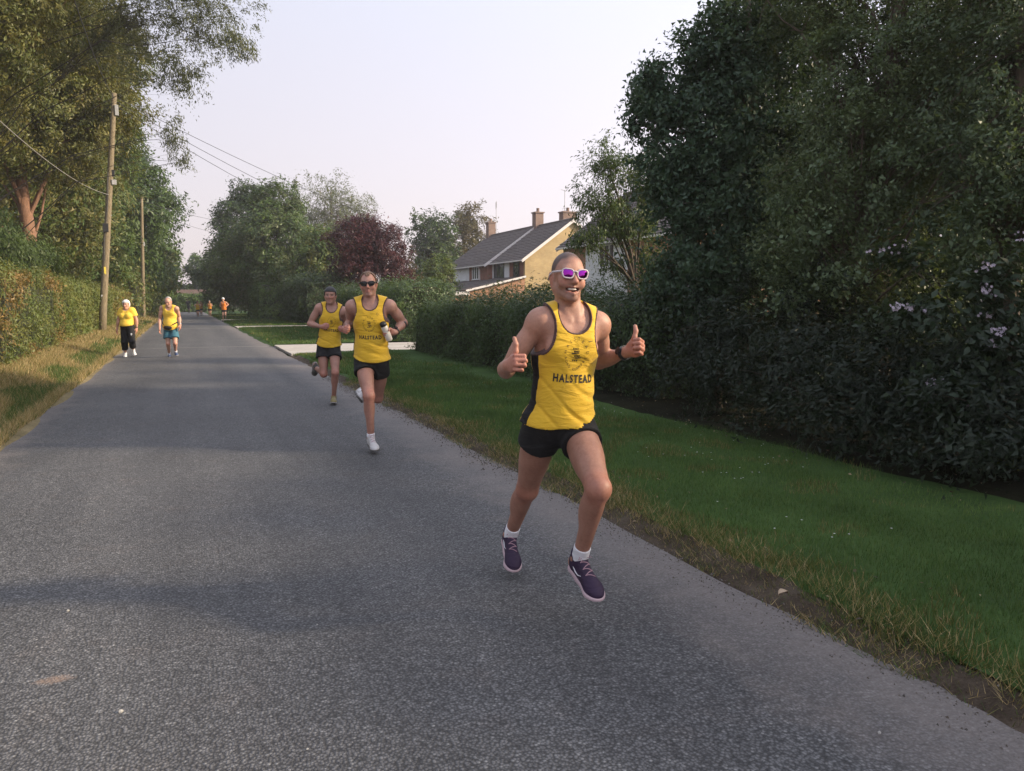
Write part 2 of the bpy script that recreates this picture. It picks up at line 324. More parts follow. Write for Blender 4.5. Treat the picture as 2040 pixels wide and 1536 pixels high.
# daisies dotted over the lawn
X, Y = scatter(420, 3.3, 5.3, 3, 21, lambda X, Y: patch(X, Y, 1.3, 4) > 0.1)
V = []; T_ = []
for x, y in zip(X, Y):
    z = float(z_right(x, y)) + 0.045; r = 0.007; k = len(V)
    V += [(x + r * math.cos(t), y + r * math.sin(t), z + 0.003 * math.sin(3 * t)) for t in np.linspace(0, 2 * math.pi, 6, endpoint=False)]; T_ += [(k, k + i, k + i + 1) for i in range(1, 5)]
o = link('daisies', mesh_np('daisies', V, tris=T_), plain('daisy_white', (0.7, 0.7, 0.66), 0.7)); tag(o, 'tiny white daisies dotted over the mown verge', 'flower', kind='stuff')
# pale stones on the road
M_STONE = plain('pale_stone', (0.34, 0.33, 0.31), 0.8)
for i, (x, y) in enumerate(((632, 1245), (135, 1217), (240, 1418), (612, 1493), (1752, 1460))):
    g = G(x, y, 0.02); mb = MB(); r = 0.005 + 0.002 * (i % 3)
    ring = lambda k, h: [g + np.array([k * r * (1 + 0.25 * math.sin(3.1 * j + i)) * math.cos(j * 1.047), k * r * 0.8 * math.sin(j * 1.047), h * r]) for j in range(6)]
    mb.add(np.array(ring(0.8, -0.3) + ring(1.0, 0.35) + ring(0.5, 0.9)), [tuple(range(6))[::-1]] + [(a * 6 + j, a * 6 + (j + 1) % 6, a * 6 + 6 + (j + 1) % 6, a * 6 + 6 + j) for a in (0, 1) for j in range(6)] + [tuple(range(12, 18))])
    o = mb.build('pebble', M_STONE, None, g); o.location = [float(c) for c in g]
    tag(o, ('tiny pale pebble in the middle of the near road', 'tiny pale pebble nearest the left frame edge on the road', 'tiny pale pebble at the lower left of the road', 'tiny pale pebble at the bottom edge, left of centre', 'tiny pale pebble near the right-hand road margin')[i], 'pebble', 'pebbles on the road')
# one curled dry leaf on the verge edge
g = G(1560, 1190, 0.05); mb = MB(); V = []; Fs = []
for i in range(7):
    t = i / 6; w = 0.02 * math.sin(math.pi * min(1, t * 0.95 + 0.03)) ** 0.8
    V += [g + np.array([-0.03 + 0.06 * t, s * w, 0.012 + 0.014 * s * s + 0.012 * math.sin(3 * t)]) for s in (-1, 0, 1)]
for i in range(6):
    for j in (0, 1): Fs.append((i * 3 + j, i * 3 + j + 1, i * 3 + j + 4, i * 3 + j + 3))
mb.add(V, Fs); o = mb.build('dry_leaf', plain('dead_leaf', (0.42, 0.32, 0.22), 0.8, 0.2, 40), None, g, True); o.location = [float(c) for c in g]
tag(o, 'single curled pale dead leaf on the soil edge of the verge', 'leaf')

# crumbs of soil and loose chippings along the ragged road edge
n = 5200; Y = rng.uniform(0.9, 15, n); X = 2.62 + rng.normal(0, 0.10, n) + wob(Y, 2.0); r = rng.uniform(0.003, 0.009, n) * np.where(Y < 6, 0.8, 1.4)
zz = np.where(X < 2.66, 0.02 - 0.004 * (X - 0.4) ** 2, z_right(X, Y)) + r * 0.3; c = np.stack([X, Y, zz], 1)
o4 = np.array([[1, 0, -0.5], [-0.5, 0.87, -0.5], [-0.5, -0.87, -0.5], [0.1, 0.05, 0.9]]); V = c[:, None] + (o4[None] + rng.normal(0, 0.2, (n, 4, 3))) * r[:, None, None]
k = np.arange(n)[:, None] * 4; T3 = np.concatenate([k + np.array([0, 1, 3]), k + np.array([1, 2, 3]), k + np.array([2, 0, 3])])
me = mesh_np('edge_crumbs', V.reshape(-1, 3), tris=T3); pal = np.array([(0.07, 0.055, 0.042), (0.12, 0.10, 0.085), (0.05, 0.042, 0.035), (0.2, 0.18, 0.16)])
set_color(me, np.repeat(pal[rng.integers(0, 4, n)], 4, 0)); tag(link('edge_crumbs', me, tinted('crumbs', 0.9)), 'crumbs of soil and chippings along the right road edge', 'gravel', kind='stuff')

# dead leaves fallen on the soil edge and below the thicket
n = 380; k1 = rng.random(n) < 0.45; Y = rng.uniform(1.2, 11, n); X = np.where(k1, rng.uniform(2.7, 3.5, n), rng.uniform(4.8, 6.4, n)); zz = z_right(X, Y) + np.where(k1, 0.02, 0.05)
th = rng.uniform(0, 6.28, n); L = rng.uniform(0.008, 0.02, n); a = np.stack([np.cos(th), np.sin(th), rng.normal(0, 0.25, n)], 1) * L[:, None]; b = np.stack([-np.sin(th), np.cos(th), rng.normal(0, 0.35, n)], 1) * L[:, None] * 0.5
c = np.stack([X, Y, zz], 1); V = np.stack([c - a, c + b + [0, 0, 0.004], c + a, c - b + [0, 0, 0.004]], 1); kk = np.arange(n)[:, None] * 4 + np.arange(4)
me = mesh_np('dead_leaves', V.reshape(-1, 3), quads=kk); pal = np.array([(0.2, 0.13, 0.07), (0.12, 0.08, 0.045), (0.3, 0.22, 0.13), (0.08, 0.06, 0.04)])
set_color(me, np.repeat(pal[rng.integers(0, 4, n)] * rng.uniform(0.7, 1.3, (n, 1)), 4, 0)); tag(link('dead_leaves', me, tinted('dead_leaf_tint', 0.85)), 'scattered small brown dead leaves on the verge', 'leaf', kind='stuff')
# ================================================================== trees, hedges, shrubs
def leaf_mesh(name, C, N, size, cols, aspect=0.55, droop=0.0, seed_axis=None, jit=0.9, tri=False):
    """leaves: centres C, preferred normals N, one folded blade each"""
    n = len(C); nrm = N + rng.normal(0, jit, (n, 3)); nrm /= np.linalg.norm(nrm, axis=1)[:, None] + 1e-9
    ax = rng.normal(0, 1, (n, 3)) if seed_axis is None else seed_axis + rng.normal(0, 0.45, (n, 3)); ax[:, 2] -= droop
    ax -= nrm * (ax * nrm).sum(1)[:, None]; ax /= np.linalg.norm(ax, axis=1)[:, None] + 1e-9
    sd = np.cross(nrm, ax); s = size * (1.15 if tri else 1.0) * rng.uniform(0.6, 1.3, n)[:, None]
    if tri:
        V = np.stack([C - ax * s * 0.5, C + ax * s * 0.1 + sd * s * aspect * 0.6, C + ax * s * 0.6 - sd * s * 0.12], 1)
        me = mesh_np(name, V.reshape(-1, 3), tris=np.arange(3 * n).reshape(-1, 3)); set_color(me, np.repeat(cols, 3, 0)); return me
    f = nrm * s * 0.14
    V = np.stack([C - ax * s * 0.5, C - ax * s * 0.05 + sd * s * aspect * 0.5 + f, C + ax * s * 0.55, C - ax * s * 0.05 - sd * s * aspect * 0.5 + f], 1)
    k = np.arange(n) * 4
    me = mesh_np(name, V.reshape(-1, 3), quads=np.stack([k, k + 1, k + 2, k + 3], 1)); set_color(me, np.repeat(cols, 4, 0)); return me
def palette(pal, cl, n, var=0.22):
    """leaf colours: each cluster (cl: cluster index per leaf) leans to one hue of the palette, each leaf varies"""
    pal = np.asarray(pal); k = int(cl.max()) + 1; base = pal[rng.integers(0, len(pal), k)]; own = pal[rng.integers(0, len(pal), n)]
    return (0.6 * base[cl] + 0.4 * own) * rng.uniform(1 - var, 1 + var, (n, 1))
def mat_bark(name, c):
    m = NT(name); v = m.obj(); mp = m.n('Mapping'); m.l(v, mp.inputs[0]); mp.inputs['Scale'].default_value = (6, 6, 1.2)
    n = m.noise(mp.outputs[0], 4, 6, 0.7).outputs[0]
    return m.done(m.bsdf(m.ramp(n, [(0.3, [x * 0.5 for x in c]), (0.7, [x * 1.4 for x in c])]), 0.9, m.bump(n, 0.8, 0.03)))
M_BARK = mat_bark('bark', (0.10, 0.075, 0.055)); M_BARKR = mat_bark('red_bark', (0.22, 0.12, 0.075)); M_BARKP = mat_bark('pale_bark', (0.2, 0.17, 0.13))
def limb_path(a, b, sag=0.0, n=6, wig=0.06):
    t = np.linspace(0, 1, n)[:, None]; L = np.linalg.norm(b - a); p = a + (b - a) * t
    o = np.cumsum(rng.normal(0, wig * L / n, (n, 3)), 0); o -= o[-1] * t; p += o * np.sin(np.pi * t) ** 0.5
    p[:, 2] += sag * L * np.sin(np.pi * t[:, 0]); return p
def tree(name, label, base, height, lobes, pal, n_leaf, leaf, cl_r=0.45, n_cl=None, trunk_r=0.2, limbs=14, bark=None, aspect=0.55, droop=0.3, shell=0.62, group=None, tri=True, cat='tree', trunk_top=0.8, twigs=40, up=0.5, jit=0.8, var=0.22, sub='crown', mat=None, lean=(0, 0)):
    """lobes: (x, y, z, rx, ry, rz) relative to the base; clusters of leaves fill them, mostly towards the outside"""
    base = np.asarray(base, float); o = empty(name, base); tag(o, label, cat, group)
    lobes = np.asarray(lobes, float); vol = (lobes[:, 3] * lobes[:, 4] * lobes[:, 5]) ** (2 / 3); vol /= vol.sum()
    n_cl = n_cl or max(40, n_leaf // 55)
    li = rng.choice(len(lobes), n_cl, p=vol); d = rng.normal(0, 1, (n_cl, 3)); d /= np.linalg.norm(d, axis=1)[:, None]
    lump = 1 + 0.16 * np.sin(d[:, 0] * 5 + li) * np.sin(d[:, 1] * 4 + 2 * li) + 0.1 * np.sin(d[:, 2] * 9 + li)
    r = (shell + (1 - shell) * rng.random(n_cl)) ** 0.8 * lump; r[rng.random(n_cl) < 0.18] *= 0.6
    CC = lobes[li, :3] + d * lobes[li, 3:] * r[:, None]
    kz = CC[:, 2] > 0.12; CC = CC[kz]; d = d[kz]; li = li[kz]
    n_cl = len(CC); cl = rng.integers(0, n_cl, n_leaf)
    # leaves of a cluster hang along a short spray
    sp = rng.normal(0, 1, (n_cl, 3)) + 1.2 * d[:n_cl]; sp[:, 2] -= droop; sp /= np.linalg.norm(sp, axis=1)[:, None]
    R = cl_r * rng.uniform(0.55, 1.4, n_cl)
    t = rng.uniform(-1, 1, n_leaf)[:, None]
    L = CC[cl] + sp[cl] * t * R[cl][:, None] + rng.normal(0, 0.33, (n_leaf, 3)) * R[cl][:, None]
    ctr = lobes[:, :3].mean(0); N = L - ctr; N /= np.linalg.norm(N, axis=1)[:, None] + 1e-9; N[:, 2] += up
    k = L[:, 2] > 0.05; L, N, cl2 = L[k], N[k], cl[k]
    me = leaf_mesh(sub, L, N, leaf, palette(pal, cl2, len(L), var), aspect, droop, sp[cl2], jit, tri)
    link(sub, me, mat or M_LEAF, o)
    mb = MB(); top = np.array([lean[0], lean[1], height * trunk_top]); tp = limb_path(np.array([0, 0, -0.15]), top, 0, 9, 0.05)
    mb.tube(tp, trunk_r * np.linspace(1.15, 0.22, 9), 10); mb.build('trunk', bark or M_BARK, o, smooth=True)
    if limbs:
        # boughs from the trunk into every lobe, twigs from the boughs to the leaf clusters
        mb = MB(); per = max(2, int(round(limbs / len(lobes)))); paths = []
        for q_ in range(len(lobes)):
            c = lobes[q_, :3]; mine = CC[li == q_]
            for m_ in range(per):
                e = c if m_ == 0 or len(mine) == 0 else c * 0.35 + mine[rng.integers(len(mine))] * 0.65
                zz = np.clip(min(e[2], height * trunk_top) * rng.uniform(0.45, 0.85), 0.08 * height, height * trunk_top * 0.97); j_ = int(np.argmin(np.abs(tp[:, 2] - zz)))
                pa = limb_path(tp[j_], e, 0.10, 7, 0.14); paths.append((q_, pa)); mb.tube(pa, trunk_r * (0.34 if m_ == 0 else 0.2) * np.linspace(1, 0.3, 7), 6, False)
        tw = rng.permutation(n_cl)[:twigs * 2]
        for i_ in tw:
            cand = [pa for (q_, pa) in paths if q_ == li[i_]]; pa = cand[rng.integers(len(cand))]; pt_ = pa[rng.integers(3, 7)]
            mb.tube(limb_path(pt_, CC[i_], 0.08, 5, 0.16), max(0.004, trunk_r * 0.05) * np.linspace(1, 0.3, 5), 4, False)
        tag(mb.build('branches', bark or M_BARK, o, smooth=True), kind='stuff')
    return o
G_WARM = [(0.145, 0.145, 0.042), (0.11, 0.135, 0.04), (0.185, 0.165, 0.05), (0.085, 0.105, 0.035)]
G_MID = [(0.078, 0.135, 0.036), (0.10, 0.155, 0.042), (0.055, 0.10, 0.028)]
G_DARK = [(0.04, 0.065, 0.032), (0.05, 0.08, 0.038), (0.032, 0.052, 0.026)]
G_PALE = [(0.13, 0.15, 0.08), (0.15, 0.17, 0.095), (0.11, 0.13, 0.065)]
G_PURP = [(0.075, 0.026, 0.034), (0.055, 0.022, 0.032), (0.12, 0.034, 0.038), (0.045, 0.02, 0.028)]
G_LIME = [(0.11, 0.15, 0.03), (0.09, 0.13, 0.028), (0.14, 0.16, 0.04)]
def hedge(name, label, x0, x1, y0, y1, h, n_leaf, leaf, pal, round_=0.3, rough=0.12, face=None, group=None, droop=0.0, gaps=None, z0=0.0, core=0.16, top_fray=0.0, flare=0.0, zoff=0.02):
    """clipped hedge: leaves over the skin of a soft-edged block, woody mass inside"""
    cx, cy = (x0 + x1) / 2, (y0 + y1) / 2; o = empty(name, (cx, cy, z0)); tag(o, label, 'hedge', group)
    ax, ay = (x1 - x0) / 2, (y1 - y0) / 2
    # sample on the block's skin, front side and top favoured
    A = np.array([h * 2 * ay * 1.6, h * 2 * ay * 0.5, h * 2 * ax * 1.2, h * 2 * ax * 0.9, 4 * ax * ay * 1.2]); A /= A.sum()
    if face: A = A * np.asarray(face); A /= A.sum()
    f = rng.choice(5, n_leaf, p=A); u = rng.uniform(-1, 1, n_leaf); v = rng.uniform(0, 1, n_leaf)
    x = np.where(f == 0, -1, np.where(f == 1, 1, u)); y = np.where(f < 2, u, np.where(f == 2, -1, np.where(f == 3, 1, rng.uniform(-1, 1, n_leaf)))); z = np.where(f == 4, 1, v)
    # round the shoulders
    X = x * ax; Y = y * ay; Z = z * h
    ex = np.clip((np.abs(X) - (ax - round_)) / round_, 0, 1); ez = np.clip((Z - (h - round_)) / round_, 0, 1); ey = np.clip((np.abs(Y) - (ay - round_)) / round_, 0, 1)
    m = np.sqrt(ex ** 2 + ey ** 2 + ez ** 2); k = np.where(m > 1, 1 / np.maximum(m, 1e-6), 1)
    X = np.where(ex > 0, np.sign(X) * (ax - round_ + ex * k * round_), X); Y = np.where(ey > 0, np.sign(Y) * (ay - round_ + ey * k * round_), Y); Z = np.where(ez > 0, h - round_ + ez * k * round_, Z)
    N = np.stack([np.where(f == 0, -1.0, np.where(f == 1, 1, 0)) + np.sign(X) * ex * 0.7, np.where(f == 2, -1.0, np.where(f == 3, 1, 0)) + np.sign(Y) * ey * 0.7, np.where(f == 4, 1.0, 0) + ez * 0.7], 1)
    bump = rough * (np.sin(1.9 * Y + 1.3 * Z + 3 * np.sin(0.7 * Y)) * np.sin(2.6 * Z + 0.8 * Y) + 0.6 * np.sin(5.3 * Y + 3.1 * X) * np.sin(4.7 * Z + 1.7 * X))
    off = bump + rng.normal(0, rough * 0.45, n_leaf) - rough * 0.3
    X = X + N[:, 0] * off - flare * np.sign(X) * 0 + np.where(X < 0, -1, 1) * flare * (1 - Z / h); Y += N[:, 1] * off; Z = Z + N[:, 2] * off + np.where(f == 4, np.abs(rng.normal(0, top_fray, n_leaf)), 0)
    Z = np.maximum(Z, 0.02)
    cl = ((np.floor(X * 2.2) * 7 + np.floor(Y * 1.6) * 13 + np.floor(Z * 2.0) * 5).astype(int)) % 97
    C = palette(pal, cl, n_leaf); L = np.stack([X, Y, Z], 1)
    if gaps is not None:
        kk = gaps(X + cx, Y + cy, Z, C); L, N, C = L[kk], N[kk], C[kk]
    me = leaf_mesh('foliage', L, N, leaf, C, 0.6, droop, None, 0.75, True); link('foliage', me, M_LEAF, o)
    mb = MB(); nn = max(3, int(ay * 2 / 0.8)); ys = np.linspace(-ay + core * 1.6, ay - core * 1.6, nn)
    prof = [(-ax + core, 0.0), (-ax + core, h - round_ - core * 0.5), (-ax + round_ + core * 0.6, h - core * 1.1), (ax - round_ - core * 0.6, h - core * 1.1), (ax - core, h - round_ - core * 0.5), (ax - core, 0.0)]
    V = [(px + 0.04 * math.sin(3 * yv + i), yv, pz + 0.05 * math.sin(2.3 * yv + i) * (pz > 0.1)) for yv in ys for i, (px, pz) in enumerate(prof)]
    Fs = [(a * 6 + i, a * 6 + i + 1, a * 6 + 7 + i, a * 6 + 6 + i) for a in range(nn - 1) for i in range(5)] + [tuple(range(6)), tuple(range((nn - 1) * 6, nn * 6))[::-1]]
    mb.add(V, Fs); mb.build('twig_mass', M_TWIG, o)
    return o
def mat_twig():
    m = NT('twigs'); v = m.obj(); n = m.noise(v, 14, 5, 0.7).outputs[0]
    return m.done(m.bsdf(m.ramp(n, [(0.35, (0.014, 0.018, 0.008)), (0.65, (0.045, 0.05, 0.02))]), 0.95, m.bump(n, 1.0, 0.05)))
M_TWIG = mat_twig()

# ---- left: clipped hedge along the lane
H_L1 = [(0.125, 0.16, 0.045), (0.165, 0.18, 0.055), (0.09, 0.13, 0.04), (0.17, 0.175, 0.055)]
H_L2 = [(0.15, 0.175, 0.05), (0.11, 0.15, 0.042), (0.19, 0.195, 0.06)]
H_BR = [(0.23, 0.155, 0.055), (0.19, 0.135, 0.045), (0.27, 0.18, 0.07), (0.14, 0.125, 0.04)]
def brown(X, Y, Z, C):
    m = (patch(Y * 0.5, Z * 1.6, 1.5, 0.7) + 0.35 * (Z > 1.7) > 0.62); C[m] = np.asarray(H_BR)[rng.integers(0, 4, m.sum())] * rng.uniform(0.7, 1.25, (m.sum(), 1)); return np.ones(len(X), bool)
hedge('hedge', 'tall sunlit mixed hedge nearest on the left, with browned patches', -4.9, -3.15, 9.0, 24.5, 2.05, 88000, 0.065, H_L1, 0.22, 0.09, gaps=brown, z0=0.1, face=(1, 1.7, 1, 1, 1), top_fray=0.035)
def brown2(X, Y, Z, C):
    m = np.abs(Y - 25.0) < 0.45 + 0.2 * np.sin(Z * 5); C[m] = np.asarray(H_BR)[rng.integers(0, 4, m.sum())] * rng.uniform(0.8, 1.3, (m.sum(), 1)); return np.ones(len(X), bool)
hedge('hedge', 'clipped sunlit hedge behind the leaning pole, brown at its near end', -4.9, -3.3, 24.6, 44.0, 2.02, 52000, 0.085, H_L2, 0.22, 0.08, gaps=brown2, z0=0.12, face=(0.6, 2.2, 1.5, 1, 1), top_fray=0.05)
hedge('hedge', 'far end of the left hedge, golden green, beside the upright pole', -4.8, -3.4, 44.1, 61.0, 2.0, 20000, 0.14, H_L2 + H_BR[:1], 0.3, 0.15, z0=0.14, face=(0.5, 2.4, 1.5, 1, 1), top_fray=0.05)
hedge('hedge', 'wild bushy hedge on the left where the lane darkens', -5.2, -2.9, 61.5, 100.0, 3.2, 22000, 0.22, G_WARM + G_MID, 0.7, 0.5, z0=0.1, face=(0.5, 2.4, 1.5, 1, 1), top_fray=0.25)
# ---- left: the wall of tall trees behind it
tree('conifer_tree', 'tall dense tree at the left frame edge with bare reddish trunk showing', (-6.0, 39.0, 0.1), 17, [(0.2, -0.4, 8.6, 3.2, 3.6, 2.3), (-1.8, -1.5, 9.8, 3.0, 3.0, 3.0), (1.0, 0, 12.5, 3.8, 4.0, 3.6), (2.4, 0.5, 10.5, 2.4, 3.0, 2.6), (-2.6, -1.0, 5.4, 1.7, 2.0, 1.7)], G_WARM, 130000, 0.138, 0.46, trunk_r=0.34, bark=M_BARKR, droop=0.35, twigs=40, tri=True, n_cl=1700)
tree('conifer_tree', 'low spreading evergreen boughs over the near left hedge', (-6.3, 33.5, 0.1), 5.2, [(0.2, 0, 3.0, 1.6, 3.0, 0.8), (0.4, 3.6, 3.1, 1.4, 2.4, 0.7), (-0.3, -3.0, 3.4, 1.8, 2.6, 1.2)], [(0.06, 0.095, 0.026), (0.08, 0.12, 0.032), (0.045, 0.072, 0.022)], 36000, 0.14, 0.45, trunk_r=0.14, bark=M_BARKR, aspect=0.3, droop=1.0, twigs=30, up=0.9)
tree('evergreen_tree', 'big golden-green tree behind the leaning pole, crown out of frame', (-7.6, 28.5, 0.1), 19, [(1.0, 0.5, 9.6, 3.0, 4.0, 2.4), (1.6, 0, 13.0, 4.0, 4.4, 3.8), (3.4, 1.0, 11.6, 2.4, 3.0, 2.4)], G_WARM, 130000, 0.115, 0.44, trunk_r=0.34, bark=M_BARKR, droop=0.35, tri=True, n_cl=1700)
tree('evergreen_tree', 'golden-green tree between the two utility poles', (-6.8, 48.5, 0.1), 18, [(0.0, 0, 5.4, 3.2, 5.0, 2.9), (0.2, 0, 8.6, 3.4, 5.0, 3.0), (1.8, 0, 14.6, 4.0, 4.6, 4.0)], G_WARM + G_MID[:1], 84000, 0.21, 0.6, trunk_r=0.4, droop=0.35, tri=True, n_cl=1500)
tree('oak_tree', 'broad dark green tree beyond the upright pole', (-6.6, 60.0, 0.1), 15, [(0.0, 0, 5.0, 3.2, 5.2, 3.2), (0.2, 0, 8.8, 3.3, 5.4, 3.2), (1.2, 3, 13.0, 3.6, 4.6, 2.8)], G_MID + G_WARM[:2], 76000, 0.24, 0.7, trunk_r=0.4, droop=0.4, tri=True, n_cl=1100)
tree('oak_tree', 'dark green roadside tree at the end of the left tree row', (-6.2, 73.0, 0.1), 14, [(1.0, 0, 4.8, 3.6, 5.2, 3.2), (2.2, 0, 9.2, 4.4, 5.4, 3.6), (1.6, 1, 12.0, 3.4, 4.4, 2.4)], G_MID + G_DARK[:1], 56000, 0.3, 0.85, trunk_r=0.4, droop=0.4, tri=True, n_cl=900)
tree('roadside_tree', 'smaller far tree leaning over the shaded lane from the left', (-5.4, 92.0, 0), 9, [(1.6, 0, 4.2, 3.4, 5.0, 2.8), (2.2, 2, 6.6, 2.8, 4.0, 2.2)], G_MID + G_WARM[:1], 18000, 0.42, 0.9, trunk_r=0.3, droop=0.3)
# the loose overhanging sprays with the sky showing through: one tall tree leaning over the lane
def px_lobe(base, x, y, d, rx, rz, ry=None):
    p = P(x, y, d) - np.asarray(base, float); return (p[0], p[1], p[2], rx, ry or rx, rz)
tb = np.array([-6.3, 31.0, 0.1]); M_BARKD = mat_bark('dark_bark', (0.05, 0.042, 0.035))
tree('willow_tree', 'airy tree with drooping grey-green sprays hanging over the lane', tb, 15, [px_lobe(tb, 420, 40, 24, 1.6, 1.2), px_lobe(tb, 360, 150, 24, 1.0, 1.0), px_lobe(tb, 330, -20, 24, 1.8, 1.2), px_lobe(tb, 470, 90, 23, 0.8, 0.6), px_lobe(tb, 345, 260, 25, 0.5, 0.9), px_lobe(tb, 372, 320, 25, 0.35, 0.5), px_lobe(tb, 250, 60, 25, 1.6, 1.6)],
     [(0.10, 0.115, 0.06), (0.12, 0.135, 0.07), (0.08, 0.095, 0.05)], 24000, 0.092, 0.26, n_cl=560, tri=False, trunk_r=0.062, limbs=14, twigs=130, aspect=0.35, droop=1.3, bark=M_BARKD, shell=0.2, trunk_top=0.78, lean=(0.4, -1.0))
# ---- right: hedges between the drives
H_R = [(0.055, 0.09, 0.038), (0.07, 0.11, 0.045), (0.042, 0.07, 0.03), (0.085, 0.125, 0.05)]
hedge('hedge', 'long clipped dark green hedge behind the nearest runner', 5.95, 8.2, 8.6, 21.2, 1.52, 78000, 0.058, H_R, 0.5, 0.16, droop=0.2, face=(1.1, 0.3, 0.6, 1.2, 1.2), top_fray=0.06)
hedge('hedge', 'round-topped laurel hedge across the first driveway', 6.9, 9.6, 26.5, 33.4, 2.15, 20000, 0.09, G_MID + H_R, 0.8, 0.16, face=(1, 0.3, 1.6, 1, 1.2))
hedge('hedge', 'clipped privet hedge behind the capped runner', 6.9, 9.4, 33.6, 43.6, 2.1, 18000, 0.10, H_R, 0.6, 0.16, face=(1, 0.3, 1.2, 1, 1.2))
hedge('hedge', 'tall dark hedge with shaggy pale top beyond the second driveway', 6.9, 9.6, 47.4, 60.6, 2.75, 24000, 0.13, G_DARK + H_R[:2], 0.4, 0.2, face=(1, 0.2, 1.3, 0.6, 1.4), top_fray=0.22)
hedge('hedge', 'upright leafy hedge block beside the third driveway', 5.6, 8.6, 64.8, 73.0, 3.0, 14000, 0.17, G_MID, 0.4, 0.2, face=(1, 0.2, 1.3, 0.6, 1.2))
hedge('hedge', 'low flat-topped hedge closing the far end of the lane', -3.0, 6.4, 113.0, 115.0, 2.5, 9000, 0.26, G_MID, 0.4, 0.15, face=(0.4, 0.2, 4, 0.4, 1.0))
# ---- right: garden trees
tree('ash_tree', 'big rounded green tree overhanging the far right verge', (8.0, 71.0, 0), 13, [(0, 0, 3.2, 3.6, 4.5, 3.0), (-0.2, 0, 7.0, 3.3, 3.8, 3.2), (0.4, 1, 10.0, 2.2, 2.6, 2.4), (-2.4, 2, 4.6, 3.0, 3.6, 3.0)], G_MID + G_PALE[:1], 80000, 0.23, 0.65, trunk_r=0.32, droop=0.5, tri=True, n_cl=1100)
tree('ash_tree', 'dark-crowned tree with twiggy top at the lane\'s bend', (6.6, 84.0, 0), 14, [(-1.2, 0, 4.0, 4.0, 4.5, 3.4), (-0.6, 0, 8.6, 3.2, 3.6, 3.6), (0.4, 0, 11.8, 2.0, 2.2, 2.0)], G_DARK + G_MID[:1], 44000, 0.27, 0.7, trunk_r=0.3, droop=0.3, tri=True, n_cl=700)
tree('garden_tree', 'yellowish green bushy tree in front of the rounded green one', (10.4, 64.0, 0), 8, [(0, 0, 3.4, 2.6, 2.8, 2.6), (0.2, 0, 5.6, 1.9, 2.2, 1.8)], G_MID + G_LIME[:1] + G_WARM[:1], 17000, 0.24, 0.55, trunk_r=0.2, droop=0.5)
tree('willow_tree', 'tall pale feathery tree rising behind the purple one', (17.2, 95.0, 0), 18.5, [(0, 0, 12.6, 5.6, 5.2, 4.6), (-2.6, 0, 9.6, 3.4, 3.4, 3.2), (2.8, 0, 10.6, 3.4, 3.4, 3.6), (0.2, 0, 6.2, 4.6, 4.2, 3.2)], G_PALE, 26000, 0.28, 0.8, trunk_r=0.4, limbs=30, twigs=120, droop=0.9, aspect=0.35, bark=M_BARKP, shell=0.3, n_cl=760)
tree('garden_tree', 'mid-green tree filling the gap left of the purple tree', (12.6, 79.0, 0), 9.5, [(0, 0, 4.4, 3.2, 3.2, 3.2), (0.4, 0, 7.0, 2.4, 2.6, 2.2), (3.4, 0, 4.4, 2.6, 2.6, 3.0)], G_MID + G_PALE[:1], 17000, 0.28, 0.7, trunk_r=0.25)
tree('plum_tree', 'dark purple-leaved tree with reddish tips above the hedges', (11.1, 48.5, 0), 7.4, [(0, 0, 3.2, 2.5, 2.6, 2.0), (-0.9, 0, 5.0, 1.8, 2.0, 1.7), (0.9, 0, 4.8, 1.8, 2.0, 1.7), (-0.2, 0, 6.1, 1.1, 1.3, 0.9)], G_PURP, 44000, 0.14, 0.4, trunk_r=0.18, droop=0.2, bark=M_BARK, n_cl=620)
tree('shrub', 'rusty reddish-brown shrub to the right of the purple tree', (14.0, 50.5, 0), 4.2, [(0, 0, 2.3, 1.2, 1.2, 1.9)], [(0.12, 0.06, 0.03), (0.09, 0.07, 0.03), (0.07, 0.085, 0.03)], 7000, 0.14, 0.35, trunk_r=0.08, cat='shrub')
tree('garden_tree', 'dense deep green tree left of the house roof', (27.2, 84.0, 0), 12, [(0, 0, 5.2, 3.2, 3.2, 3.6), (-0.6, 0, 9.0, 2.8, 2.8, 2.8)], G_DARK + G_MID[:2], 17000, 0.32, 0.7, trunk_r=0.3)
tree('garden_tree', 'tall sparse tree with bronze leaves behind the house roof', (31.5, 87.0, 0), 14, [(0, 0, 7.4, 3.4, 3.4, 3.4), (0.6, 0, 10.8, 2.6, 2.6, 2.4), (2.8, 0, 8.2, 1.6, 1.8, 2.2)], [(0.12, 0.10, 0.05), (0.10, 0.10, 0.045), (0.14, 0.11, 0.06)], 13000, 0.28, 0.7, trunk_r=0.25, limbs=20, twigs=70, shell=0.3)
tree('shrub', 'bright lime-green bush at the corner of the house', (18.6, 58.0, 0), 5.2, [(0, 0, 2.4, 1.8, 1.8, 2.2), (0.2, 0, 4.0, 1.3, 1.3, 1.2)], G_LIME + G_MID[:1], 12000, 0.17, 0.4, trunk_r=0.1, cat='shrub')
cb = np.array([9.9, 15.4, 0.05])
tree('cherry_tree', 'slender open tree with drooping leaves in front of the white-walled house', cb, 6.0, [px_lobe(cb, 1215, 330, 17.6, 0.75, 0.65), px_lobe(cb, 1290, 360, 18.2, 0.95, 0.8), px_lobe(cb, 1190, 410, 17.6, 0.75, 0.55), px_lobe(cb, 1250, 450, 17.8, 0.9, 0.6), px_lobe(cb, 1170, 480, 17.4, 0.55, 0.3), px_lobe(cb, 1300, 540, 18.4, 0.8, 0.8), px_lobe(cb, 1220, 530, 18, 0.5, 0.3)],
     [(0.085, 0.13, 0.05), (0.11, 0.155, 0.06), (0.065, 0.10, 0.036)], 18000, 0.085, 0.2, n_cl=640, tri=False, trunk_r=0.11, limbs=22, twigs=90, aspect=0.32, droop=1.3, shell=0.25, bark=M_BARK, trunk_top=0.42, var=0.3)
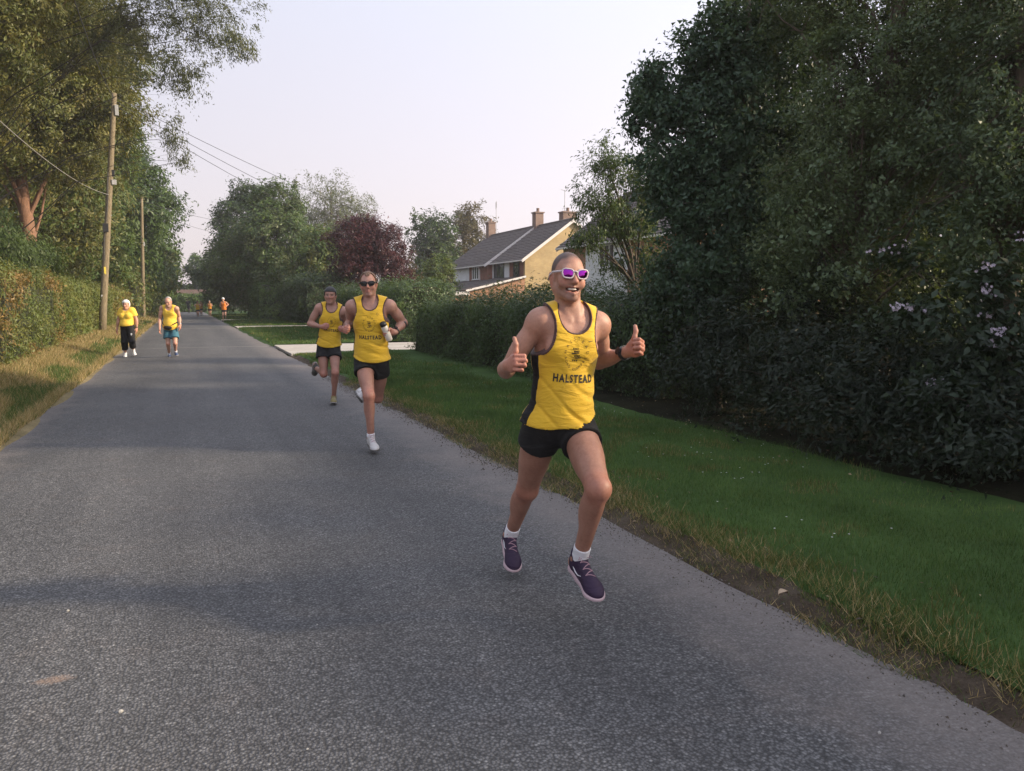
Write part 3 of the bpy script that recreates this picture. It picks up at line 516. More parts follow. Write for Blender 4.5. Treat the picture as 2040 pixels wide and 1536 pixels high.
# ---- right: the dark wild bank of trees close to the camera
def spot(x, d, z=0.05): p = P(x, 600, d); return np.array([p[0], p[1], z])
b0 = spot(1470, 11.2)
tree('sycamore_tree', 'tall dark sycamore at the left end of the right-hand thicket', b0, 7.2, [px_lobe(b0, 1440, 430, 10.6, 1.0, 1.3), px_lobe(b0, 1480, 260, 10.8, 1.1, 1.0), px_lobe(b0, 1440, 110, 10.8, 0.7, 0.7), px_lobe(b0, 1550, 90, 11.2, 1.1, 1.0), px_lobe(b0, 1330, 220, 10.8, 0.55, 0.45), px_lobe(b0, 1300, 160, 10.8, 0.22, 0.25), px_lobe(b0, 1400, 560, 10.4, 0.8, 0.9), px_lobe(b0, 1600, 350, 11.2, 1.2, 1.2), px_lobe(b0, 1360, 370, 10.8, 0.6, 0.7), px_lobe(b0, 1268, 230, 10.7, 0.16, 0.55), px_lobe(b0, 1378, 110, 10.7, 0.2, 0.5), px_lobe(b0, 1310, 330, 10.6, 0.3, 0.4), px_lobe(b0, 1455, 10, 10.8, 0.25, 0.5), px_lobe(b0, 1520, -10, 11, 0.3, 0.5)],
     [(0.06, 0.105, 0.065), (0.075, 0.12, 0.072), (0.048, 0.085, 0.052)], 100000, 0.062, 0.21, jit=1.2, n_cl=1300, trunk_r=0.16, limbs=30, twigs=120, aspect=0.85, droop=0.4, shell=0.35, var=0.3)
b1 = spot(1760, 9.0)
tree('hawthorn_tree', 'tangled hawthorn with small leaves in the middle of the thicket', b1, 7.0, [px_lobe(b1, 1700, 330, 8.8, 1.1, 1.0), px_lobe(b1, 1740, 130, 9.0, 1.1, 0.9), px_lobe(b1, 1650, 480, 8.6, 0.8, 0.8), px_lobe(b1, 1860, 260, 9.0, 1.2, 1.1), px_lobe(b1, 1760, 560, 8.8, 1.0, 0.9), px_lobe(b1, 1900, 60, 9.0, 1.2, 0.9), px_lobe(b1, 1640, 10, 9.8, 1.0, 0.8), px_lobe(b1, 1780, -120, 9.2, 1.5, 0.9)],
     [(0.105, 0.145, 0.07), (0.125, 0.165, 0.08), (0.075, 0.11, 0.055)], 120000, 0.043, 0.19, jit=1.2, n_cl=1300, trunk_r=0.14, limbs=30, twigs=140, aspect=0.7, droop=0.3, shell=0.35, var=0.3)
b2 = spot(2000, 7.6)
tree('thorn_tree', 'dark thicket tree at the right frame edge above the blossom', b2, 6.6, [px_lobe(b2, 2020, 120, 7.6, 1.1, 1.0), px_lobe(b2, 1960, 320, 7.6, 0.9, 0.8), px_lobe(b2, 2060, 420, 7.2, 1.0, 1.0), px_lobe(b2, 2080, -60, 7.8, 1.4, 0.8), px_lobe(b2, 2130, 250, 7.6, 1.0, 1.2)],
     [(0.075, 0.11, 0.058), (0.09, 0.13, 0.064), (0.055, 0.085, 0.046)], 70000, 0.044, 0.19, jit=1.2, n_cl=850, trunk_r=0.13, limbs=24, twigs=90, aspect=0.7, droop=0.4, shell=0.35, var=0.3)
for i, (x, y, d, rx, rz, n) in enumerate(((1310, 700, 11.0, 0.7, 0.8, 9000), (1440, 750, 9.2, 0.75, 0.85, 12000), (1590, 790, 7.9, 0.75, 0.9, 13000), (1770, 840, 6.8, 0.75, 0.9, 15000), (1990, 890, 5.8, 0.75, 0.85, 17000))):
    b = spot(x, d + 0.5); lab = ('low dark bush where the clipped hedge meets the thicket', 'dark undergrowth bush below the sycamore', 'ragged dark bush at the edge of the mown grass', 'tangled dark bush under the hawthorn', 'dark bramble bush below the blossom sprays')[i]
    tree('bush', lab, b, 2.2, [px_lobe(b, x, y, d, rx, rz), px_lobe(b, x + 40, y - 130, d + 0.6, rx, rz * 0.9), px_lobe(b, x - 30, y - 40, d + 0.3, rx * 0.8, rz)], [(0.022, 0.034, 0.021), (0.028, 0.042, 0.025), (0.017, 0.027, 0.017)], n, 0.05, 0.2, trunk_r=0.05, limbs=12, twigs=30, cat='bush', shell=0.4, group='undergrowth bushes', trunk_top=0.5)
for i, (x, d, h) in enumerate(((1560, 14.5, 5.2), (1780, 13.0, 5.0), (2010, 11.5, 5.0))):
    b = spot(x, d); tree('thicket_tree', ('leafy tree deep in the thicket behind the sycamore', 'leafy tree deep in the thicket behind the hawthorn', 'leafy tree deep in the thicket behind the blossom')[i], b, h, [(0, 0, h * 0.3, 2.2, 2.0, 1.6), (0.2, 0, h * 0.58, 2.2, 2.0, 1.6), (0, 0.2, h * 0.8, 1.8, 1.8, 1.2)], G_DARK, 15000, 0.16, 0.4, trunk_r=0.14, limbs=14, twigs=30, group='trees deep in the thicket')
# blossoming bramble with pale mauve flowers
bb = spot(1990, 6.6); br = tree('bramble', 'arching bramble with pale mauve blossom at the right edge', bb, 2.8, [px_lobe(bb, 1790, 510, 6.4, 0.35, 0.12), px_lobe(bb, 1840, 625, 6.1, 0.35, 0.12), px_lobe(bb, 1980, 560, 5.9, 0.3, 0.3), px_lobe(bb, 2000, 690, 5.8, 0.3, 0.3), px_lobe(bb, 1900, 790, 5.9, 0.35, 0.3)], [(0.034, 0.055, 0.032), (0.045, 0.068, 0.038)], 3200, 0.07, 0.16, n_cl=150, tri=False, trunk_r=0.02, limbs=10, twigs=20, cat='bramble', shell=0.2, trunk_top=0.4, sub='foliage')
M_PETAL = plain('mauve_petal', (0.42, 0.36, 0.43), 0.7, 0.1, 30)
def blossom(x, y, d, n, sx, sy):
    c = P(x, y, d); mb = MB()
    for i in range(n):
        p = P(x + rng.uniform(-sx, sx), y + rng.uniform(-sy, sy), d + rng.uniform(-0.06, 0.06)); nr = unit(-CF + rng.normal(0, 0.5, 3)); a = unit(np.cross(nr, rng.normal(0, 1, 3))); b = np.cross(nr, a); r = rng.uniform(0.011, 0.018)
        for k in range(5):
            t = k * 1.2566 + 0.3; e = a * math.cos(t) + b * math.sin(t); e2 = a * math.cos(t + 0.5) + b * math.sin(t + 0.5); e3 = a * math.cos(t - 0.5) + b * math.sin(t - 0.5)
            mb.add([p, p + e3 * r * 0.75 + nr * 0.003, p + e * r + nr * 0.004, p + e2 * r * 0.75 + nr * 0.003], [(0, 1, 2, 3)])
    o = mb.build('blossom_spray', M_PETAL, br, bb); tag(o, kind='stuff')
for a in ((1760, 496, 6.3, 12, 34, 9), (1808, 486, 6.3, 8, 12, 8), (1800, 612, 6.0, 22, 30, 9), (1842, 616, 6.0, 8, 10, 7), (1962, 532, 5.8, 14, 20, 10), (1968, 578, 5.8, 16, 16, 14), (1962, 625, 5.8, 8, 14, 7), (1992, 660, 5.7, 18, 20, 9), (1985, 684, 5.7, 10, 14, 6), (1862, 762, 5.8, 13, 16, 9), (1922, 812, 5.8, 8, 16, 6), (2030, 470, 6.0, 8, 12, 10)): blossom(*a)
lb = spot(2030, 6.1); tree('shrub', 'sunlit yellow-green shrub low at the right frame edge', lb, 1.1, [px_lobe(lb, 2030, 880, 6.1, 0.22, 0.2)], G_LIME, 1500, 0.06, 0.14, trunk_r=0.02, limbs=6, twigs=10, cat='shrub')

# the thicket goes on beyond the right edge of the picture and shades the near verge
for i, (x, y) in enumerate(((7.6, 2.3), (7.4, 0.2), (7.6, -2.2))):
    tree('bush', ('tall bush just beyond the right frame edge, next to the thicket', 'tall bush beyond the right frame edge, level with the camera', 'tall bush beyond the right frame edge, behind the camera')[i], (x, y, 0.05), 4.1, [(0, 0, 1.4, 1.2, 1.6, 1.3), (0.2, 0.2, 2.75, 1.0, 1.6, 0.9)], G_DARK, 14000, 0.13, 0.3, trunk_r=0.06, limbs=8, twigs=12, cat='bush', group='bushes beyond the right frame edge', trunk_top=0.6)

# lighter young shoots arching out of the thicket's face
sb = spot(1700, 8.6); sh = [(1560, 410, 8.6), (1640, 330, 8.3), (1610, 470, 8.2), (1720, 230, 8.2), (1820, 290, 8.0), (1880, 160, 8.0), (1760, 400, 8.0), (1980, 350, 7.0), (1930, 480, 7.2), (1680, 560, 8.0), (1650, 90, 8.8), (1580, 600, 8.2), (2010, 210, 7.1)]
tree('hawthorn_shoots', 'pale young hawthorn shoots arching out of the thicket\'s dark face', sb, 5.5, [px_lobe(sb, x, y, d, 0.42, 0.10, 0.3) for x, y, d in sh], [(0.13, 0.18, 0.10), (0.15, 0.20, 0.11), (0.10, 0.15, 0.085)], 5200, 0.052, 0.17, n_cl=190, tri=False, trunk_r=0.05, limbs=13, twigs=70, aspect=0.75, droop=0.5, shell=0.2, var=0.3, trunk_top=0.55, cat='shrub', sub='foliage')

# trees that close the view at the lane's far end
for i, (x, y, h) in enumerate(((-9.0, 118, 10.5), (-3.5, 134, 9.5), (3.5, 138, 10.0), (9.5, 128, 11.5))):
    tree('far_tree', ('hazy green tree at the far left of the lane\'s end', 'hazy green tree left of the lane\'s end, behind the flat-topped hedge', 'hazy green tree right of the lane\'s end, behind the flat-topped hedge', 'hazy green tree beyond the dark-crowned tree at the bend')[i], (x, y, 0), h, [(0, 0, h * 0.32, 3.6, 3.4, h * 0.3), (0.3, 0, h * 0.66, 3.0, 3.0, h * 0.28)], G_MID + G_DARK[:1], 9000, 0.5, 0.9, trunk_r=0.25, limbs=8, twigs=8)
# ================================================================== houses, poles, wires
def ray(x, y): return CF + CR * ((x - CXP) / F_PX) + CU * ((CYP - y) / F_PX)
def onX(x, y, X): v = ray(x, y); return CAM + v * (X / v[0])
def onY(x, y, Y): v = ray(x, y); return CAM + v * (Y / v[1])
def mat_brick(name, c1, c2, mortar, axis='x'):
    m = NT(name); p = m.pos(); s = m.n('SeparateXYZ'); m.l(p, s.inputs[0]); cb = m.n('CombineXYZ')
    m.l(s.outputs[0 if axis == 'x' else 1], cb.inputs[0]); m.l(s.outputs[2], cb.inputs[1])
    b = m.n('TexBrick'); m.l(cb.outputs[0], b.inputs['Vector']); b.inputs['Scale'].default_value = 1.0
    b.inputs['Brick Width'].default_value = 0.225; b.inputs['Row Height'].default_value = 0.075; b.inputs['Mortar Size'].default_value = 0.012
    b.inputs['Color1'].default_value = (*c1, 1); b.inputs['Color2'].default_value = (*c2, 1); b.inputs['Mortar'].default_value = (*mortar, 1)
    n = m.noise(p, 1.1, 4).outputs[0]; c = m.mix(1.0, b.outputs[0], m.ramp(n, [(0.3, (0.82, 0.8, 0.8)), (0.7, (1.14, 1.12, 1.1))]), 'MULTIPLY')
    return m.done(m.bsdf(c, 0.9, m.bump(b.outputs['Fac'], -0.5, 0.01)))
M_YBRICK = mat_brick('buff_brick', (0.52, 0.38, 0.17), (0.46, 0.32, 0.14), (0.40, 0.33, 0.22))
M_RBRICK = mat_brick('red_brick', (0.30, 0.10, 0.06), (0.24, 0.085, 0.055), (0.28, 0.2, 0.16), 'y')
M_SBRICK = mat_brick('salmon_brick', (0.46, 0.23, 0.12), (0.40, 0.19, 0.10), (0.38, 0.27, 0.2))
M_CBRICK = mat_brick('chimney_brick', (0.17, 0.09, 0.065), (0.22, 0.13, 0.10), (0.34, 0.29, 0.25)); M_RBRICKG = mat_brick('red_gable_brick', (0.30, 0.10, 0.06), (0.24, 0.085, 0.055), (0.28, 0.2, 0.16))
M_TILE = plain('concrete_tile', (0.12, 0.098, 0.092), 0.85, 0.25, 3.0, 0.2)
M_VERGE = plain('white_paint', (0.72, 0.68, 0.66), 0.55, 0.05)
M_CLAD = plain('pale_cladding', (0.76, 0.76, 0.78), 0.6, 0.06)
M_WFRAME = plain('white_frame', (0.78, 0.78, 0.78), 0.4, 0.04)
M_DFRAME = plain('dark_frame', (0.03, 0.032, 0.035), 0.4)
M_LEAD = plain('lead_flashing', (0.32, 0.33, 0.36), 0.6)
M_GREYR = plain('grey_felt', (0.2, 0.2, 0.21), 0.9)
def mat_glass():
    m = NT('window_glass'); v = m.pos(); n = m.noise(v, 0.8, 2).outputs[0]
    return m.done(m.bsdf(m.ramp(n, [(0.4, (0.03, 0.035, 0.04)), (0.6, (0.10, 0.11, 0.11))]), 0.08, Specular_IOR_Level=0.8))
M_GLASS = mat_glass(); M_CURT = plain('net_curtain', (0.42, 0.43, 0.42), 0.8, 0.1, 12)
def roof_slope(parent, base, e0, e1, r0, r1, name='roof', courses=22, thick=0.05, cols=30):
    """tiled slope: e0-e1 eave, r0-r1 ridge; real lapped courses with rolled tiles, one mesh"""
    e0, e1, r0, r1 = [np.asarray(p, float) for p in (e0, e1, r0, r1)]
    n = unit(np.cross(e1 - e0, r0 - e0)); n = n if n[2] > 0 else -n
    mb = MB(); mb.prism([e0 - n * 0.02, e1 - n * 0.02, r1 - n * 0.02, r0 - n * 0.02], -n * 0.12); rf = mb.build(name, M_TILE, parent, base)
    V = []; Q = []; nu = cols * 4
    for c in range(courses):
        for row, (t, h) in enumerate(((c / courses, thick), ((c + 1.06) / courses, 0.008))):
            a = e0 + (r0 - e0) * t; b = e1 + (r1 - e1) * t
            for u in range(nu + 1):
                w = 0.018 * abs(math.sin(math.pi * (u / 4 + 0.5 * (c % 2)))); V.append(a + (b - a) * (u / nu) + n * (h + w))
        k = c * 2 * (nu + 1)
        for u in range(nu): Q.append((k + u, k + u + 1, k + nu + 2 + u, k + nu + 1 + u))
    # the thick lower edge of every course
    lo = len(V)
    for c in range(courses):
        a = e0 + (r0 - e0) * (c / courses); b = e1 + (r1 - e1) * (c / courses); V += [a - n * 0.01, b - n * 0.01]
        k = c * 2 * (nu + 1); Q.append((lo + c * 2, lo + c * 2 + 1, k + nu, k))
    me = mesh_np('roof_tiles', np.array(V) - np.asarray(base), quads=Q); o = link('roof_tiles', me, M_TILE, rf); tag(o, kind='stuff')
    return rf
def window(parent, base, X, y0, y1, z0, z1, frame, mull=1, depth=0.1, curtain=True):
    """window in a wall facing -X at plane X"""
    fr = MB(); w = 0.055
    cy, cz = (y0 + y1) / 2, (z0 + z1) / 2
    fr.box((X - 0.02, cy, z0 + w / 2), (0.09, y1 - y0, w)); fr.box((X - 0.02, cy, z1 - w / 2), (0.09, y1 - y0, w))
    for k in range(mull + 2):
        y = y0 + w / 2 + (y1 - y0 - w) * k / (mull + 1); fr.box((X - 0.02, y, cz), (0.085, w, z1 - z0 - 2 * w))
    f = fr.build('window', frame, parent, base)
    s = MB(); s.box((X - 0.07, cy, z0 - 0.03), (0.16, y1 - y0 + 0.12, 0.05)); s.build('sill', frame, f, base)
    for k in range(mull + 1):
        a = y0 + w + (y1 - y0 - w) * k / (mull + 1); b = a + (y1 - y0 - w) / (mull + 1) - w
        g = MB(); g.box((X - 0.005, (a + b) / 2, cz), (0.012, b - a, z1 - z0 - 2 * w)); g.build('pane', M_GLASS, f, base)
        if curtain and k % 2 == 0:
            g = MB(); g.box((X + 0.05, (a + b) / 2, cz), (0.02, (b - a) * 0.6, z1 - z0 - 0.1)); g.build('curtain', M_CURT, f, base)
    return f
def chimney(parent, base, x, y, z0, z1, w, pot=True, d=None):
    mb = MB(); d = d or w; mb.box((x, y, (z0 + z1) / 2), (w, d, z1 - z0)); c = mb.build('chimney', M_CBRICK, parent, base)
    mb = MB(); mb.box((x, y, z1 + 0.05), (w + 0.16, d + 0.16, 0.1)); mb.build('chimney_cap', M_CBRICK, c, base)
    if pot:
        mb = MB(); mb.tube([(x, y, z1 + 0.1), (x, y, z1 + 0.26), (x, y, z1 + 0.45)], [0.16, 0.13, 0.14], 12); mb.build('chimney_pot', M_CBRICK, c, base)
    return c
def aerial(parent, base, x, y, z0, z1, kind):
    mb = MB(); mb.tube([(x, y, z0), (x, y, z1)], 0.022, 6); a = mb.build('aerial_mast', M_STEELA, parent, base)
    mb = MB()
    if kind == 0:
        for dz in (0, -0.25, -0.5): mb.tube([(x - 0.15, y - 0.55, z1 + dz), (x + 0.15, y + 0.55, z1 + dz)], 0.012, 5)
        for t in (-0.5, -0.25, 0, 0.25, 0.5): mb.tube([(x + t * 0.3, y + t, z1 + 0.08), (x + t * 0.3, y + t, z1 - 0.55)], 0.01, 5)
    else:
        mb.tube([(x, y - 0.5, z1 - 1.55), (x, y + 0.5, z1 - 1.55)], 0.012, 5); mb.tube([(x, y - 0.6, z1 - 1.75), (x, y + 0.6, z1 - 1.75)], 0.012, 5); mb.tube([(x - 0.4, y - 0.1, z1), (x + 0.1, y + 0.1, z1 - 0.1)], 0.02, 5)
    tag(mb.build('aerial_array', M_STEELA, a, base), kind='stuff')
M_STEELA = plain('galvanised', (0.35, 0.34, 0.34), 0.5, Metallic=0.6)
def gable_wall(mat, parent, base, Xf, Xb, Y, ze, zr_, name='gable_wall', t=0.25):
    xm = (Xf + Xb) / 2; mb = MB(); mb.prism([(Xf, Y, -0.1), (Xb, Y, -0.1), (Xb, Y, ze), (xm, Y, zr_), (Xf, Y, ze)], (0, t, 0)); return mb.build(name, mat, parent, base)
def house(label, Xf, Xb, Y0, Y1, ze, zr_, base, gable=M_YBRICK, front=M_RBRICK, over=0.35):
    h = empty('house', base); tag(h, label, 'house'); xm = (Xf + Xb) / 2
    gable_wall(gable, h, base, Xf, Xb, Y0, ze, zr_ - 0.12); gable_wall(gable, h, base, Xf, Xb, Y1 - 0.25, ze, zr_ - 0.12)
    for X, nm in ((Xf + 0.003, 'front_wall'), (Xb - 0.253, 'back_wall')):
        mb = MB(); mb.box((X + 0.125, (Y0 + Y1) / 2, ze / 2 - 0.05), (0.25, Y1 - Y0 - 0.51, ze + 0.1)); mb.build(nm, front, h, base)
    sl = (zr_ - ze) / (xm - Xf); eo = over
    for s, X in ((-1, Xf), (1, Xb)):
        E0 = (X + s * eo, Y0 - 0.2, ze - sl * eo); E1 = (X + s * eo, Y1 + 0.2, ze - sl * eo)
        roof_slope(h, base, E0, E1, (xm, Y0 - 0.2, zr_), (xm, Y1 + 0.2, zr_), 'roof', 20, cols=max(8, int((Y1 - Y0) / 0.33)))
        for Y in (Y0 - 0.26, Y1 + 0.2):
            mb = MB(); a = np.array([X + s * eo, Y, ze - sl * eo + 0.03]); b = np.array([xm, Y, zr_ + 0.03]); mb.prism([a, b, b - [0, 0, 0.26], a - [0, 0, 0.26]], (0, 0.055, 0)); mb.build('bargeboard', M_VERGE, h, base)
        mb = MB(); mb.box((X + s * (eo + 0.03), (Y0 + Y1) / 2, ze - sl * eo - 0.06), (0.11, Y1 - Y0 + 0.45, 0.11)); mb.build('gutter', M_VERGE, h, base)
    mb = MB(); mb.tube([(xm, Y0 - 0.24, zr_ + 0.04), (xm, Y1 + 0.24, zr_ + 0.04)], 0.11, 8); mb.build('ridge_tiles', M_TILE, h, base)
    return h
# ---- the pair of houses: the near one and its neighbour standing a little forward
bA = np.array([28.9, 58.1, 0.0])
hA = house('near half of the house pair, buff brick gable towards the camera', 24.9, 33.3, 54.7, 61.4, 5.0, 8.05, bA)
def rect(x0, x1, y0, y1, X):
    a = onX(x0, y0, X); b = onX(x1, y1, X); return min(a[1], b[1]), max(a[1], b[1]), min(a[2], b[2]), max(a[2], b[2])
X = 24.9
for (x0, x1) in ((977, 985), (1005.5, 1015)):
    ya, yb, _, _ = rect(x0, x1, 520, 550, X); mb = MB(); mb.box((X - 0.02, (ya + yb) / 2, 4.12), (0.05, yb - ya, 1.55)); mb.build('cladding_panel', M_CLAD, hA, bA)
ya, yb, za, zb = rect(985.5, 1005, 521, 551, X); window(hA, bA, X - 0.02, ya, yb, 3.45, 4.88, M_DFRAME, 1)
ya, yb, za, zb = rect(1024, 1035, 521, 550, X); window(hA, bA, X - 0.02, ya, yb, 3.5, 4.88, M_DFRAME, 0)
chimney(hA, bA, 29.1, 61.2, 7.6, 9.2, 0.75); chimney(hA, bA, 30.6, 58.4, 7.2, 9.0, 1.25, True, 0.8); aerial(hA, bA, 30.2, 58.2, 8.8, 10.9, 1)
# lean-to in front of the pair
sl = (3.45 - 2.35) / 4.9
roof_slope(hA, bA, (19.9, 54.5, 2.3), (19.9, 61.2, 2.3), (24.88, 54.5, 3.45), (24.88, 61.2, 3.45), 'lean_to_roof', 12, cols=18)
mb = MB(); mb.prism([(20.1, 54.7, -0.1), (24.88, 54.7, -0.1), (24.88, 54.7, 3.3), (20.1, 54.7, 2.2)], (0, 0.2, 0)); mb.build('lean_to_wall', M_SBRICK, hA, bA)
mb = MB(); mb.prism([(19.85, 54.43, 2.36), (24.88, 54.43, 3.51), (24.88, 54.43, 3.36), (19.85, 54.43, 2.21)], (0, 0.06, 0)); mb.build('lean_to_verge', M_VERGE, hA, bA)
mb = MB(); mb.box((20.1, 57.9, 1.05), (0.2, 6.2, 2.25)); mb.build('lean_to_wall', M_RBRICK, hA, bA)
bB = np.array([28.6, 66.8, 0.0])
hB = house('far half of the house pair, standing forward, with pale panels and white windows', 24.4, 33.2, 61.5, 72.0, 4.9, 8.02, bB, M_RBRICKG)
X = 24.4
ya, yb, _, _ = rect(904, 935, 525, 570, X); mb = MB(); mb.box((X - 0.02, (ya + yb) / 2, 3.85), (0.05, yb - ya, 1.9)); mb.build('cladding_panel', M_CLAD, hB, bB)
for x0, x1, m_ in ((909, 917.5, 1), (921.5, 931, 0), (942, 955, 2)):
    ya, yb, za, zb = rect(x0, x1, 530, 555, X); window(hB, bB, X - 0.03, ya, yb, 3.45, 4.6, M_WFRAME, m_)
chimney(hB, bB, 28.8, 71.6, 7.6, 9.3, 0.75); aerial(hB, bB, 28.9, 70.4, 8.0, 11.2, 0)
yd = PX(957.5, X); mb = MB(); mb.tube([(X - 0.33, yd, 4.6), (X - 0.1, yd - 0.1, 4.3), (X - 0.08, yd - 0.1, 2.9)], 0.045, 8); mb.build('drainpipe', M_VERGE, hB, bB)
roof_slope(hB, bB, (19.9, 61.3, 2.3), (19.9, 72.0, 2.3), (24.38, 61.3, 3.33), (24.38, 72.0, 3.33), 'lean_to_roof', 11, cols=20)
mb = MB(); mb.box((20.1, 66.6, 1.05), (0.2, 10.5, 2.25)); mb.build('lean_to_wall', M_RBRICK, hB, bB)
# ---- the second house, half hidden by the open tree
bC = np.array([25.0, 34.5, 0.0])
hC = house('white-panelled house with grey roof half hidden behind the slender tree', 21.0, 29.6, 28.0, 40.6, 4.9, 8.0, bC, M_SBRICK, M_SBRICK)
X = 21.0
ya, yb, _, _ = rect(1168, 1250, 520, 560, X); mb = MB(); mb.box((X - 0.02, (ya + yb) / 2, 3.2), (0.05, yb - ya, 3.2)); mb.build('cladding_panel', M_CLAD, hC, bC)
ya, yb, _, _ = rect(1196, 1226, 505, 540, X); window(hC, bC, X - 0.04, ya, yb, 3.3, 4.5, M_WFRAME, 2)
# ---- flat-roofed outbuilding seen over the hedge
bG = np.array([16.0, 50.5, 0.0]); gO = empty('garage', bG); tag(gO, 'flat-roofed garage with pale fascia just showing over the hedge', 'garage')
mb = MB(); mb.box((16.3, 51.2, 0.9), (2.9, 5.0, 2.0)); mb.build('wall', M_SBRICK, gO, bG)
mb = MB(); mb.box((16.3, 51.2, 2.0), (3.3, 5.4, 0.2)); mb.build('fascia', M_VERGE, gO, bG)
mb = MB(); mb.box((16.3, 51.2, 2.13), (3.2, 5.3, 0.06)); mb.build('roof', M_GREYR, gO, bG)
# ---- brown roof beyond the far hedge
bD = np.array([1.5, 122.0, 0.0]); hD = empty('bungalow', bD); tag(hD, 'low brown-roofed building beyond the far hedge', 'bungalow')
mb = MB(); mb.box((1.3, 123, 1.2), (4.8, 6, 2.5)); mb.build('wall', M_RBRICKG, hD, bD)
mb = MB(); mb.prism([(-1.4, 119.6, 2.3), (4.0, 119.6, 2.3), (3.2, 122.2, 3.2), (-0.6, 122.2, 3.2)], (0, 0.3, 0.02)); mb.build('roof', plain('brown_tile', (0.10, 0.06, 0.045), 0.85, 0.2, 4), hD, bD)
# ---- utility poles
M_POLE = mat_bark('weathered_pole', (0.20, 0.16, 0.10))
def utility_pole(label, base, top, r0, r1):
    o = empty('utility_pole', base); tag(o, label, 'utility pole', 'utility poles along the lane')
    mb = MB(); n = 12; t = np.linspace(0, 1, n)[:, None]; p = base + (top - base) * t; p[0, 2] -= 0.3; mb.tube(p, np.linspace(r0, r1, n), 14); mb.build('pole', M_POLE, o, base, True)
    return o
pb = G(203, 664, 0.18); d1 = float((pb - CAM) @ CF); pt = P(228, 186, d1)
po = utility_pole('weathered brown utility pole leaning right beside the near hedge', pb, pt, 0.15, 0.095)
at1 = lambda y: pb + (pt - pb) * ((664 - y) / (664 - 186))
def fit(mat, name, c, dim): mb = MB(); mb.box(c, dim); return mb.build(name, mat, po, pb)
M_BOX = plain('grey_box', (0.42, 0.42, 0.42), 0.5); M_IRON = plain('black_iron', (0.02, 0.02, 0.022), 0.5)
fit(M_BOX, 'terminal_box', at1(220) + CR * 0.14 - CF * 0.02, (0.12, 0.14, 0.42)); fit(M_IRON, 'insulator', at1(345) + CR * 0.12, (0.1, 0.1, 0.26)); fit(M_BOX, 'terminal_box', at1(363) + CR * 0.18, (0.16, 0.14, 0.2))
fit(M_IRON, 'junction', at1(455) - CF * 0.13, (0.2, 0.16, 0.34)); fit(M_IRON, 'clamp', at1(486) - CR * 0.13, (0.1, 0.1, 0.16)); fit(plain('yellow_plate', (0.75, 0.6, 0.08), 0.5), 'warning_plate', at1(540) - CF * 0.12 + CR * 0.06, (0.07, 0.02, 0.3))
fit(M_BOX, 'marker_plate', at1(590) - CF * 0.135, (0.06, 0.02, 0.08))
for k in range(5): fit(M_BOX, 'step_bolt', at1(395 + k * 34) + CR * 0.11 * (1 if k % 2 else -1), (0.09, 0.03, 0.03))
mb = MB(); mb.tube([at1(y) - CF * 0.125 + CR * (0.03 * math.sin(y * 0.05)) for y in np.linspace(345, 520, 12)], 0.014, 6); mb.build('cable', M_IRON, po, pb)
d2 = 58.0; b2_ = P(286, 632, d2); b2_[2] = 0.05; t2_ = P(282, 393, d2)
po2 = utility_pole('straight upright utility pole farther along the left hedge', b2_, t2_, 0.15, 0.1)
mb = MB(); mb.box(b2_ + (t2_ - b2_) * 0.62 + CR * 0.14, (0.1, 0.1, 0.3)); mb.build('clamp', M_BOX, po2, b2_)
M_WIRE = plain('black_wire', (0.03, 0.03, 0.033), 0.6); M_WIREG = plain('grey_wire', (0.25, 0.24, 0.22), 0.6)
def wire(label, a, b, sag, r=0.012, mat=None):
    t = np.linspace(0, 1, 24)[:, None]; p = a + (b - a) * t; p[:, 2] -= sag * 4 * (t * (1 - t))[:, 0]
    mb = MB(); mb.tube(p - a, r, 5); o = mb.build('overhead_wire', mat or M_WIRE); o.location = [float(c) for c in a]; tag(o, label, 'wire', 'overhead wires')
wire('wire rising from the leaning pole\'s top towards the camera', at1(195), P(128, -60, 14), 0.3)
wire('pale cable sagging from mid-pole to the left frame edge', at1(388), P(-60, 185, 15), 0.35, 0.012, M_WIREG)
wire('cable sagging between the two utility poles', at1(205) + CR * 0.1, t2_ + (b2_ - t2_) * 0.02, 1.6, 0.011)
wire('upper wire from the leaning pole to the near house', at1(192), np.array([24.4, 55.2, 5.0]), 1.0)
wire('middle wire from the leaning pole to the near house', at1(200), np.array([24.5, 60.0, 4.9]), 1.35)
wire('lower wire from the leaning pole to the far house half', at1(208), np.array([24.0, 64.0, 4.75]), 1.5)
wire('wire from the upright pole to the trees across the lane', t2_ + (b2_ - t2_) * 0.03, np.array([9.0, 72.0, 8.2]), 0.5, 0.012)
wire('second, lower wire from the upright pole across the lane', t2_ + (b2_ - t2_) * 0.08, np.array([8.0, 84.0, 8.0]), 0.6, 0.012)
